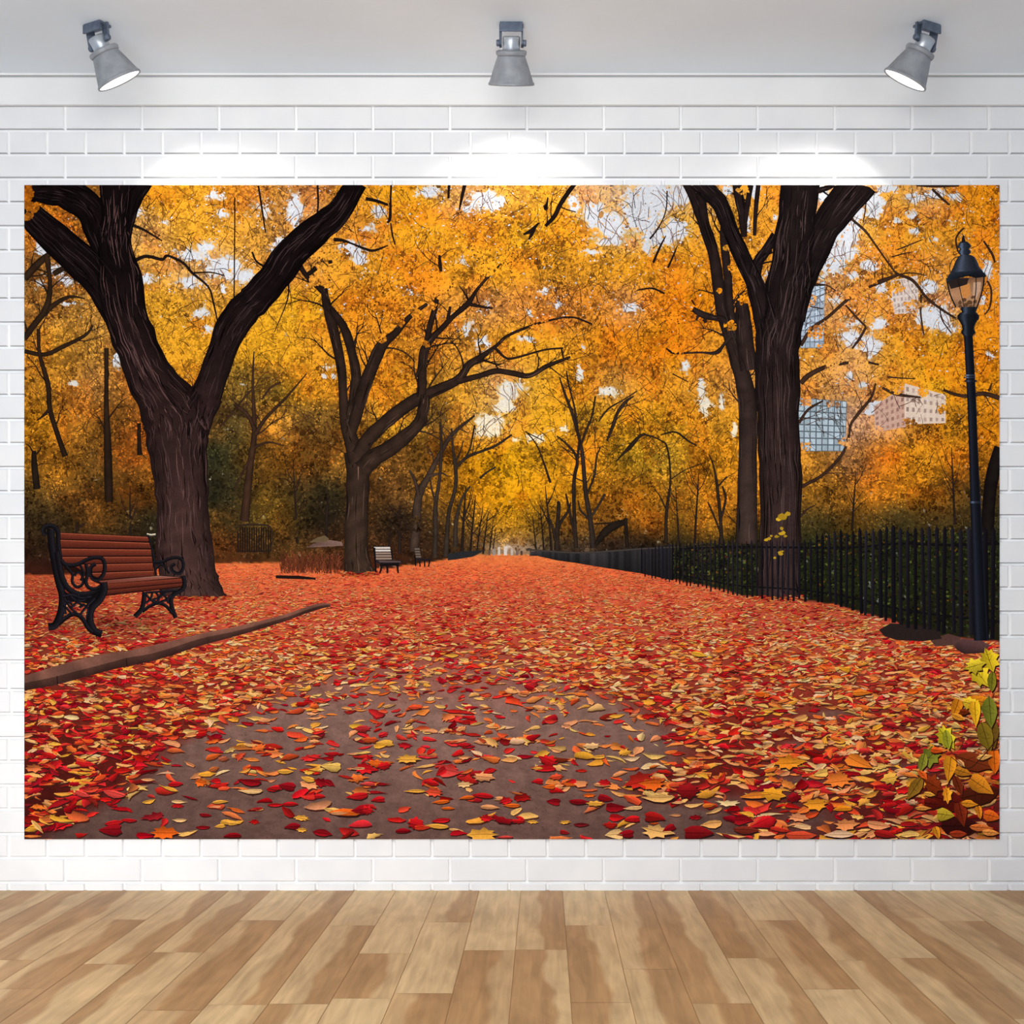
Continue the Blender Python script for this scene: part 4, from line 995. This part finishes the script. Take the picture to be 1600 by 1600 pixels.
e2.build('bench_end', bn, label='far black iron end with scrolls')

b2 = bpy.data.objects.new('park_bench', None); C.objects.link(b2); b2.parent = root
b2['label'] = 'small bench beyond the middle tree with pale backrest'
a = Ink(); a.poly([(583,853),(610,854),(615,877),(586,878)], (30,24,24), .755)
for i in range(5):
    y = 855 + i*4.2; cc_ = (214,200,190) if i < 2 else (150,124,108)
    a.poly([(585+i*.4,y),(610+i*.6,y),(610.5+i*.6,y+2.8),(585.4+i*.4,y+3)], cc_, .76)
a.build('backrest', b2)
a = Ink(); a.poly([(590,875),(628,876),(629,881),(595,883),(588,879)], (44,34,36), .765); a.poly([(592,876),(626,877),(627,879),(594,879)], (90,72,70), .768); a.build('seat', b2)
a = Ink()
for pts in ([(586,856,2.6),(587,876,2.6),(588,894,2.6)], [(597,880,3.5),(596,890,3),(594,896,3)], [(605,881,3.5),(606,889,3),(606,896,3)], [(622,880,3.5),(622,890,3),(623,896,2.6)], [(612,858,2),(614,872,2)]):
    a.stroke(pts, (24,20,24), .77, sub=3)
a.poly([(596,881),(624,880),(622,884),(598,885)], (22,18,20), .771); a.build('leg', b2)
b3 = bpy.data.objects.new('park_bench', None); C.objects.link(b3); b3.parent = root
b3['label'] = 'farthest bench, small and dark, beside the path'
a = Ink(); a.poly([(647,856),(656,856),(660,873),(650,874)], (44,36,34), .755)
for i in range(4): a.poly([(648+i*.7,857+i*4),(656+i*.7,857+i*4),(656.5+i*.7,859.5+i*4),(648.4+i*.7,859.5+i*4)], (112,94,82), .76)
a.build('backrest', b3)
a = Ink(); a.poly([(650,873),(675,873),(673,877),(652,877)], (36,28,30), .765); a.build('seat', b3)
a = Ink()
for pts in ([(649,870,2),(650,885,2)], [(656,877,2),(657,886,2)], [(664,877,2.4),(664,886,2)], [(672,876,2),(670,886,2)]): a.stroke(pts, (22,18,22), .77, sub=3)
a.build('leg', b3)

# ---- fallen leaves
PAL = np.array([(176,26,26),(140,18,24),(204,44,40),(206,70,38),(226,104,44),(232,128,60),(228,150,92),(240,180,100),(236,160,56),(236,190,134),(188,92,50),(116,30,24)], float)
T_LEAF = np.array([(-1,0),(-.72,.34),(-.2,.5),(.35,.42),(.75,.2),(1.12,0),(.7,-.22),(.2,-.46),(-.35,-.44),(-.8,-.26)])
T_HEART = np.array([(-.85,0),(-.9,.42),(-.45,.62),(.1,.5),(.6,.28),(1.1,.02),(.6,-.3),(.05,-.55),(-.5,-.58),(-.9,-.34)])
T_MAPLE = np.array([(-1,0),(-.55,.2),(-.72,.5),(-.36,.48),(-.1,.82),(.16,.56),(.62,.6),(.62,.3),(1.1,.06),(.7,-.22),(.66,-.56),(.2,-.5),(-.06,-.82),(-.34,-.46),(-.7,-.46),(-.55,-.16)])
def ground_leaves(ink, seed, cover, sz, z0, ymin, ymax, near, shadow):
    rr = np.random.default_rng(seed); allx = []
    y = ymin
    while y < ymax:
        dy = 5.0 if y < 1000 else 10.0
        s = max((y-858)/450, .0); L = (1.8 + 17.5*s**1.02)*sz
        n = int(cover*1520*dy/(1.05*L*L*.66))
        xx = rr.uniform(PX0, PX1, n); yy = rr.uniform(y, y+dy, n)
        allx.append(np.column_stack([xx, yy, np.full(n, L)])); y += dy
    A = np.vstack(allx); x, y, L = A.T
    b = bare(x, y); H = horizon(x)
    cl = vnoise(x, y*1.6, 38, seed+90)
    keep = (y > H+1.5) & (rr.random(len(x)) < (1 - b*np.clip(1.22-.75*cl*np.clip((1270-y)/120+.6, .6, 1.25), .55, .93)))
    # the kerb stays clean, and so does the dark bare earth by the fence
    kt = np.interp(x, top[:, 0], top[:, 1]); kl = np.interp(x, low[:, 0], low[:, 1])
    keep &= ~((x < 517) & (y > kt-1) & (y < kl-1))
    keep &= ~((((x-1425)/48)**2 + ((y-986)/16)**2 < 1) & (rr.random(len(x)) < .93))
    keep &= ~((((x-1515)/30)**2 + ((y-1010)/12)**2 < 1) & (rr.random(len(x)) < .9))
    x, y, L, b = x[keep], y[keep], L[keep], b[keep]
    N = len(x)
    L = L*rr.choice([.55, .8, 1, 1, 1.25], N)*rr.uniform(.85, 1.15, N)
    t = np.clip((y-870)/440, 0, 1); lft = np.clip((600-x)/500, 0, 1); rgt = np.clip((x-900)/500, 0, 1)
    # palette weights
    wts = np.zeros((N, 12))
    zone = vnoise(x, y*1.8, 55, 200)[:, None]
    base_far = np.array([.09,.02,.17,.17,.20,.15,.14,.07,.0,.02,.02,.0])
    base_mid = np.array([.12,.05,.14,.09,.11,.11,.17,.13,.02,.08,.02,.0])
    base_near = np.array([.20,.13,.12,.06,.08,.07,.07,.09,.10,.02,.03,.03])
    tt = t[:, None]
    wts = np.where(tt < .3, base_far*(1-tt/.3)+base_mid*(tt/.3), base_mid*(1-(tt-.3)/.7)+base_near*((tt-.3)/.7))
    wts = wts * (1 + rgt[:, None]*np.array([-.45,-.4,-.35,.1,.7,.8,.6,.5,.7,.6,.5,0])) * (1 + lft[:, None]*np.clip(tt*2, 0, 1)*np.array([.1,.7,0,0,.2,0,-.2,.0,.9,-.5,.8,1.2]))
    red = np.array([1,1,1,.5,0,0,0,0,0,0,0,1.]); wts = wts*(1 + (zone-.5)*1.6*(2*red-1)*.8); wts = np.clip(wts, .001, None)
    cum = np.cumsum(wts/wts.sum(1, keepdims=True), 1); ci = (rr.random((N, 1)) > cum).sum(1).clip(0, 11)
    col = PAL[ci]*rr.uniform(.86, 1.16, (N, 1)) + rr.uniform(-8, 8, (N, 3))
    # distance: colours run together into orange red
    fg = np.array([228, 106, 68.]); ff = np.clip(1-(y-866)/100, 0, .7)[:, None]*.85; col = col*(1-ff)+fg*ff
    hb = (np.clip((890-y)/20, 0, 1))[:, None]*.5; col = col*(1-hb)+np.array([228,120,66.])*hb
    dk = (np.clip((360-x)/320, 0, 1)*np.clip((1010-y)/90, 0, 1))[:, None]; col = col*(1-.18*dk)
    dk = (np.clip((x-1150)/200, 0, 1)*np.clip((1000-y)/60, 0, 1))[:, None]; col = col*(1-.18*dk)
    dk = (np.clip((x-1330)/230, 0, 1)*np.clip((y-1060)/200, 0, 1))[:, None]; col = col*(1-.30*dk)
    # under the bench it is darker
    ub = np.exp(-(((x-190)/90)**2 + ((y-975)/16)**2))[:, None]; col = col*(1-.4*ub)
    ang = rr.normal(0, .55, N) + rr.choice([0, math.pi], N)
    asp = rr.uniform(.32, 1.05, N)*np.where(y < 1000, .7, 1)
    flat = .46 + .16*t
    zz = z0 + .25*t + rr.uniform(0, .03, N)
    kind = rr.choice(3, N, p=[.58, .27, .15])
    for k, T in enumerate((T_LEAF, T_HEART, T_MAPLE)):
        m = kind == k
        if k == 2: m &= L > 7
        if not m.any(): continue
        n = m.sum(); P = np.repeat(T[None], n, 0) * (1 + rr.uniform(-.22, .22, (n, len(T), 2)))
        P[..., 1] *= asp[m][:, None]*(1.0 if k == 2 else 1.1)
        # a curl: bend along the length
        P[..., 1] += (rr.uniform(-.35, .35, n)[:, None])*(P[..., 0]**2)
        ca, sa = np.cos(ang[m])[:, None], np.sin(ang[m])[:, None]
        X = P[..., 0]*ca - P[..., 1]*sa; Y = (P[..., 0]*sa + P[..., 1]*ca)
        Q = np.stack([X, Y*flat[m][:, None]], -1)*L[m][:, None, None] + np.stack([x[m], y[m]], -1)[:, None, :]
        sh = 1 + .28*np.clip(-P[..., 1]*2, -1, 1)*rr.choice([-1, 1], n)[:, None] + rr.uniform(-.06, .06, (n, len(T)))
        cols = np.clip(col[m][:, None, :]*sh[..., None], 0, None)
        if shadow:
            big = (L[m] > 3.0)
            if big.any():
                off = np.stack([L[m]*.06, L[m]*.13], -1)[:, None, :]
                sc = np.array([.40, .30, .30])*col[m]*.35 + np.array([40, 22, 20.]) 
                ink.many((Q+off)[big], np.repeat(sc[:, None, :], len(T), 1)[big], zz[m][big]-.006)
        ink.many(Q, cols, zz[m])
        # ridge along the leaf for the near ones
        if near:
            big = L[m] > 8
            if big.any():
                i = big.nonzero()[0]; A_ = Q[i, 0]; B_ = Q[i, 5 if k < 2 else 8]; u = B_-A_; ln = np.hypot(u[:, 0], u[:, 1])+1e-6
                nrm = np.stack([-u[:, 1], u[:, 0]], -1)/ln[:, None]*.45
                Q2 = np.stack([A_+nrm*.3, A_-nrm*.3, A_+u*.9-nrm, A_+u*.9+nrm], 1)
                c2 = np.clip(col[m][i]*.62, 0, 255); ink.many(Q2, np.repeat(c2[:, None], 4, 1), zz[m][i]+.003)
gl_ = Ink()
ground_leaves(gl_, 101, .9, 1.0, .05, 868, 1312, False, True)
ground_leaves(gl_, 102, .8, .82, .09, 868, 1312, True, True)
# grit and pale crumbs on the bare path
rr = np.random.default_rng(6); N = 1500; x = rr.uniform(120, 1300, N); y = rr.uniform(1060, 1308, N); k = bare(x, y) > .4; x, y = x[k], y[k]
P = blob(len(x), 5, rr, .5)*rr.uniform(.5, 1.4, (len(x), 1, 1)) + np.stack([x, y], -1)[:, None]
gl_.many(P, np.repeat((np.array([88, 62, 56.])*rr.choice([.6, .75, 1.25], (len(x), 1)))[:, None], 5, 1), np.full(len(x), .04))
gl_.build('fallen_leaves', root, kind='stuff', label='red, orange and yellow leaves covering the path')
# leaves drifted against the foot of each large trunk
sk_ = Ink(); rr = np.random.default_rng(71)
for (x0, x1, yb, n) in ((238, 362, 936, 520), (530, 592, 898, 150), (1178, 1256, 936, 220)):
    x = rr.uniform(x0, x1, n); y = yb + rr.normal(0, 1.6, n) - 2.5*np.abs((x-(x0+x1)/2)/((x1-x0)/2))**2
    col = PAL[rr.choice([2,3,4,5,6,0,1], n)]*rr.uniform(.6, .95, (n, 1))
    P = T_LEAF[None]*np.stack([rr.uniform(1.8, 4, n), rr.uniform(1, 2.6, n)], -1)[:, None, :] + np.stack([x, y], -1)[:, None, :]
    sk_.many(P, np.repeat(col[:, None], len(T_LEAF), 1), rr.uniform(.56, .60, n))
sk_.build('fallen_leaves', root, kind='stuff', label='leaves drifted against the trunks')
# bare dark earth by the fence
er = Ink(); er.poly([(1372,984),(1390,974),(1430,976),(1465,986),(1470,998),(1440,1002),(1400,1000),(1380,994)], (42,32,30), .79)
er.poly([(1486,1004),(1500,998),(1530,1000),(1545,1008),(1535,1020),(1505,1022),(1492,1014)], [(92,62,60)]*4+[(50,34,34)]*3, .79)
er.poly([(1452,1000),(1480,990),(1500,996),(1492,1008),(1460,1010)], (84,56,50), .788); er.build('bare_earth', root)

# ---- individual large leaves lying on the path (placed by eye)
big = Ink(); rr = np.random.default_rng(3); zc = 1.16
RED, DRED, ORG, YEL, PCH, TAN, ROSE = (184,24,28), (132,16,24), (224,96,28), (238,166,62), (238,184,122), (222,146,92), (208,66,58)
GL = [(175,1297,20,.1,DRED,1,.9),(180,1285,16,-.3,RED,0,.6),(258,1300,24,0,ORG,2,.8),(282,1281,12,0,PCH,0,.6),(203,1281,14,-.2,RED,0,.5),(345,1290,9,.2,YEL,1,.7),(356,1284,12,.3,YEL,1,.7),(366,1286,9,0,YEL,1,.7),
      (322,1273,11,.2,DRED,0,.6),(318,1292,12,0,DRED,0,.6),(365,1304,15,.1,DRED,0,.7),(280,1252,13,.2,PCH,0,.5),(279,1258,12,0,RED,2,.5),(345,1252,14,-.2,YEL,0,.5),(276,1224,13,-.1,RED,0,.8),(314,1222,12,.3,ORG,2,.9),
      (338,1219,9,0,RED,1,1),(392,1222,20,-.2,DRED,0,.7),(395,1236,20,0,PCH,0,.5),(430,1232,14,-.1,RED,0,.7),(235,1252,12,-.5,YEL,0,.6),(180,1240,20,-.4,ROSE,0,.7),(130,1240,14,.5,ROSE,0,.8),
      (455,1255,14,0,RED,0,.6),(432,1257,14,-.1,RED,0,.5),(447,1205,14,0,YEL,0,.7),(482,1217,13,-.4,YEL,0,.8),(450,1228,15,-.2,DRED,1,.9),(430,1230,10,.1,RED,1,.8),(503,1222,13,-.3,DRED,2,1),(515,1222,10,.4,DRED,0,1.2),
      (500,1243,10,0,RED,1,.8),(570,1199,20,.1,RED,2,.8),(588,1192,15,-.1,ORG,2,.7),(560,1200,13,.1,PCH,0,.4),(600,1196,13,-.3,RED,2,.9),(575,1224,13,0,ROSE,1,.5),(560,1243,18,.2,RED,0,.8),(592,1248,12,.1,RED,1,.8),
      (540,1268,28,-.1,ORG,0,.5),(565,1265,16,.2,DRED,1,1),(575,1265,12,-.3,RED,2,1),(530,1270,14,-.1,TAN,0,.5),(473,1277,14,-.3,YEL,2,.6),(458,1290,14,.1,DRED,1,.8),(473,1296,10,0,YEL,2,.7),(505,1300,16,.2,DRED,0,.9),
      (650,1285,16,.2,RED,2,1.1),(660,1293,14,0,(200,50,28),1,.6),(630,1297,14,-.1,DRED,0,.7),(690,1281,16,.2,RED,0,.6),(685,1290,20,-.2,YEL,0,.5),(760,1277,12,.2,RED,2,.9),(755,1303,28,0,YEL,2,.7),(790,1307,14,0,ROSE,0,.4),
      (700,1205,18,.2,ROSE,1,1.2),(690,1205,10,.6,RED,1,1.3),(675,1222,13,-.3,RED,0,.8),(650,1235,18,0,YEL,0,.35),(680,1237,16,-.2,(210,70,44),2,.8),(690,1252,14,.2,ORG,0,.6),(700,1262,12,0,ORG,0,.5),(725,1225,14,-.1,PCH,2,.6),
      (730,1245,14,.3,ORG,0,.5),(755,1242,18,-.2,RED,0,.6),(765,1260,16,.1,TAN,0,.6),(800,1258,14,0,ORG,0,.6),(790,1250,12,-.3,RED,2,.9),(755,1213,20,.1,TAN,2,.7),(765,1203,12,-.4,RED,0,.8),(725,1183,12,0,TAN,2,.5),
      (637,1185,22,-.05,YEL,2,.55),(857,1188,18,-.5,RED,2,.9),(853,1200,18,.1,RED,0,.7),(840,1200,9,0,YEL,0,.6),(840,1220,10,0,RED,1,.9),(858,1229,11,.1,ORG,1,.7),(870,1213,13,.2,(210,70,40),2,.7),(890,1225,12,.3,ORG,0,.5),
      (925,1165,16,0,PCH,2,.6),(935,1182,12,.2,YEL,0,.6),(940,1225,15,.1,TAN,0,.6),(945,1222,12,-.2,RED,2,.8),(865,1252,12,-.1,DRED,1,.9),(905,1252,18,.1,DRED,0,.6),(920,1242,12,0,ORG,2,.5),(945,1247,14,.4,DRED,1,.8),(930,1255,16,-.1,YEL,2,.5),
      (962,1262,18,.1,DRED,1,.8),(990,1262,16,.2,PCH,0,.5),(963,1277,13,.1,RED,1,.9),(987,1279,14,.1,RED,1,.8),(1022,1275,18,.15,(150,24,22),1,.9),(1055,1273,10,0,TAN,0,.5),(1030,1247,26,.05,(236,176,100),0,.55),(1075,1235,22,0,(130,20,24),2,1.1),
      (1000,1218,26,.2,(170,36,26),2,.9),(1020,1225,22,0,ORG,2,.8),(1025,1298,28,.3,(236,176,100),2,.7),(1045,1293,12,.5,DRED,1,.9),(960,1302,16,0,(236,186,120),1,1),(978,1302,14,.1,DRED,1,1),(1090,1300,24,0,(120,18,22),1,1),
      (1112,1287,18,.2,(230,162,90),0,.9),(1086,1276,12,.1,DRED,2,.6),(810,1282,14,-.1,RED,2,.5),(832,1283,11,.2,YEL,2,.5),(882,1284,10,.1,YEL,2,.5),(908,1288,14,0,(110,22,26),0,.5),(882,1300,9,.3,(140,26,28),1,.8),
      (1160,1280,16,0,DRED,1,1),(1165,1296,22,.1,(120,40,28),0,.7),(1180,1242,26,.2,(232,128,44),0,.5),(1205,1240,24,.2,(244,160,40),2,.8),(1275,1256,22,.1,(240,150,40),2,.8),(1240,1245,14,.4,DRED,2,1),(1315,1262,16,.1,(240,140,30),0,.7),
      (1230,1190,24,0,(236,138,34),2,.8),(1245,1190,14,-.2,(240,150,40),1,.8),(1282,1208,13,.3,(248,190,90),1,1),(1310,1217,24,.1,(230,120,46),2,.9),(1340,1190,24,.6,(232,124,40),1,.8),(1390,1215,16,.2,(244,178,70),2,1.1),
      (1380,1302,18,.3,(150,26,24),0,.8),(1370,1289,20,.2,(222,140,90),0,.9),(1320,1288,22,0,(232,140,80),2,.8),(1245,1276,18,.2,(226,140,90),2,.7),(1250,1306,26,0,(190,66,40),0,.8),(1310,1302,24,0,(228,180,140),0,.6),(1425,1080,10,0,ORG,1,.9),
      (1320,1046,8,0,(244,160,40),1,1.2),(1345,1082,16,0,(232,122,36),1,.6),(1310,1088,11,-.1,(240,180,90),1,.7),(1185,1085,10,0,ORG,1,.9),(1090,1022,14,.4,(240,170,50),0,.7),(1125,1015,10,0,(226,110,40),1,.9),(982,1009,5,0,YEL,1,.9)]
for (x, y, L, a, c, k, f) in GL:
    T = (T_LEAF, T_HEART, T_MAPLE)[k]; P = T*(1+rr.uniform(-.1, .1, T.shape)); P = P*np.array([1, .95 if k == 2 else 1.05])
    P[:, 1] += rr.uniform(-.2, .2)*P[:, 0]**2
    ca, sa = math.cos(a), math.sin(a); fl = rr.choice([-1, 1])
    Q = np.stack([(P[:, 0]*ca - P[:, 1]*sa)*fl, (P[:, 0]*sa + P[:, 1]*ca)*f*.85], -1)*L*.92 + np.array([x, y])
    sh = 1 + .3*np.clip(-P[:, 1]*1.6, -1, 1)*rr.choice([-1, 1]) + rr.uniform(-.05, .05, len(T))
    big.poly(Q + np.array([L*.05, L*.12]), (44,24,22), zc-.004); big.poly(Q, np.array(c)*sh[:, None], zc)
    i1 = 5 if k < 2 else 8
    big.stroke([tuple(Q[0])+(1.0,), tuple((Q[0]+Q[i1])/2+np.array([0, rr.uniform(-.06, .06)*L]))+(.9,), tuple(Q[i1]*.92+Q[0]*.08)+(.6,)], np.clip(np.array(c)*.66, 0, 255), zc+.003, sub=3)
    zc += .0012
big.build('fallen_leaves', root, kind='stuff', label='large single leaves lying on the near path')

# ---- overhanging branch at the lower right
br = Ink(); rr = np.random.default_rng(8); z = 1.40
OL, OLD, YG, GOLD, AMB, BRN, MAR = (150,140,34), (112,112,36), (218,184,38), (232,166,30), (200,118,24), (122,44,16), (84,20,14)
BL = [(1500,1290,40,0,(50,16,14),0,.9),(1480,1250,34,.2,MAR,0,1.2),(1530,1240,38,-.2,(70,26,14),0,1.1),(1520,1190,34,.3,(110,44,20),0,1),(1548,1140,28,1.4,(96,70,24),0,1),
      (1530,1096,30,.3,AMB,0,.7),(1545,1110,30,1.5,OLD,0,.9),(1538,1150,30,1.3,(120,96,26),0,.9),(1544,1030,24,1.2,(206,172,32),2,1),(1530,1055,24,.9,YG,2,1),(1520,1040,20,-.3,(210,180,44),2,1),(1548,1065,18,1.6,(120,112,30),0,1),
      (1512,1098,18,.2,(226,180,44),2,.9),(1522,1112,18,1.5,GOLD,1,1.3),(1492,1106,18,1.9,AMB,1,1),(1505,1112,10,0,BRN,1,1),(1495,1120,14,.5,(222,140,40),0,.8),(1475,1150,22,.8,(196,176,36),2,1.2),(1478,1155,18,1.4,(150,146,40),0,1),
      (1452,1182,24,2.3,OLD,2,1),(1440,1190,18,1.8,(128,124,40),0,1),(1428,1230,24,2.1,(132,92,28),0,.9),(1462,1172,12,.2,(210,80,24),1,.8),(1440,1210,14,1,(226,92,30),0,.7),
      (1482,1200,20,1.7,(206,130,28),1,1.2),(1502,1205,16,.3,(170,104,26),1,1),(1455,1225,20,.4,BRN,2,1.2),(1495,1225,18,1.2,(104,38,18),0,1),(1478,1240,12,1.4,(244,150,34),2,1.5),(1530,1226,24,.5,(192,116,28),1,1.2),(1552,1190,22,1.5,(206,96,22),1,1),
      (1535,1182,14,-.2,(232,170,90),0,.8),(1500,1192,10,.9,(226,160,100),0,.9),(1475,1272,17,.1,(168,140,38),1,1.2),(1500,1270,20,1.3,(112,36,18),1,1.2),(1512,1255,14,.1,(206,126,30),0,1),(1528,1268,11,1.3,(206,118,28),1,1.2),
      (1548,1274,16,.2,(200,86,24),1,1.1),(1530,1292,20,.1,(198,100,44),0,.7),(1462,1300,12,1.2,(210,130,30),1,1.1),(1545,1300,16,.1,(218,134,60),0,.8),(1495,1302,16,0,(150,50,24),0,.9),(1455,1255,18,.1,MAR,1,1),(1440,1262,14,0,(220,140,60),0,.6),(1450,1240,10,.2,(232,160,60),0,.9)]
for (x, y, L, a, c, k, f) in BL:
    T = (T_LEAF, T_HEART, T_MAPLE)[k]; P = T*(1+rr.uniform(-.1, .1, T.shape))
    ca, sa = math.cos(a), math.sin(a)
    Q = np.stack([(P[:, 0]*ca - P[:, 1]*sa), (P[:, 0]*sa + P[:, 1]*ca)*f], -1)*L*.85 + np.array([x, y])
    sh = 1 + .22*np.clip(-P[:, 1]*1.6, -1, 1) + rr.uniform(-.06, .06, len(T))
    br.poly(Q + np.array([1.5, 2.5]), (46,18,12), z-.004); br.poly(Q, np.clip(np.array(c)*sh[:, None], 0, 255), z)
    i1 = 5 if k < 2 else 8
    br.stroke([tuple(Q[0])+(1.3,), tuple((Q[0]+Q[i1])/2)+(1.1,), tuple(Q[i1]*.9+Q[0]*.1)+(.6,)], np.clip(np.array(c)*.62, 0, 255), z+.003, sub=2)
    for s_ in (.3, .55):
        m0 = Q[0]*(1-s_)+Q[i1]*s_
        for vi in (2, len(T)-3): br.stroke([tuple(m0)+(.8,), tuple(m0*.35+Q[vi]*.65)+(.5,)], np.clip(np.array(c)*.72, 0, 255), z+.003, sub=2)
    z += .006
br.stroke([(1560,1150,2),(1530,1185,1.5),(1510,1200,1.2),(1484,1182,1.2)], (60,30,20), z, sub=4)
br.build('leafy_branch', root, label='yellow green leaves on a branch at the lower right corner')

# ------------------------------------------------------------------ LIGHT
def area(name, loc, tgt, size, energy, col=(1, 1, 1), sy=None):
    L = bpy.data.lights.new(name, 'AREA'); L.energy = energy; L.color = col; L.size = size
    if sy: L.shape = 'RECTANGLE'; L.size_y = sy
    o = bpy.data.objects.new(name, L); C.objects.link(o); o.location = loc
    o.rotation_euler = (Vector(tgt)-Vector(loc)).to_track_quat('-Z', 'Y').to_euler(); return o
area('key_soft', (-1.0, -2.6, 2.45), (-0.5, 0, 1.0), 1.5, 28, (1.0, .99, .975))
o_ = area('left_low', (-1.75, -1.5, 0.32), (-1.05, 0, 0.05), .5, 4.2, (1.0, .99, .97)); o_.data.spread = math.radians(120)  # unseen light added to whiten the lower left of the wall
area('ceiling_wash', (-0.4, -2.8, 0.9), (-.2, -0.6, CEIL_Z), 1.6, 30, (.86, .94, 1.0))  # unseen upward light added to brighten and cool the ceiling
area('floor_fill', (0.0, -2.9, 2.2), (-0.1, -1.5, 0), .9, 30, (1.0, .97, .92))  # unseen light added to lift the front of the floor

w = bpy.data.worlds.new('World'); bpy.context.scene.world = w; w.use_nodes = True
bg = w.node_tree.nodes['Background']; bg.inputs[0].default_value = (.78, .88, 1.0, 1); bg.inputs[1].default_value = .68

# ------------------------------------------------------------------ CAMERA
cd = bpy.data.cameras.new('camera'); co = bpy.data.objects.new('camera', cd); C.objects.link(co)
co.location = CAM; co.rotation_euler = (math.pi/2, 0, 0)
cd.sensor_width = 36; cd.lens = 36 * (D / S) / 1600
cd.shift_x = -(VPX - 800) / 1600; cd.shift_y = (VPY - 800) / 1600
cd.clip_start = .01
sc = bpy.context.scene; sc.camera = co
sc.view_settings.view_transform = 'Standard'; sc.view_settings.look = 'None'
sc.view_settings.exposure = 0; sc.view_settings.gamma = 1
sc.cycles.max_bounces = 4; sc.cycles.diffuse_bounces = 3; sc.cycles.glossy_bounces = 2; sc.cycles.use_adaptive_sampling = True; sc.cycles.adaptive_threshold = .03; sc.cycles.adaptive_min_samples = 16; sc.cycles.use_denoising = True
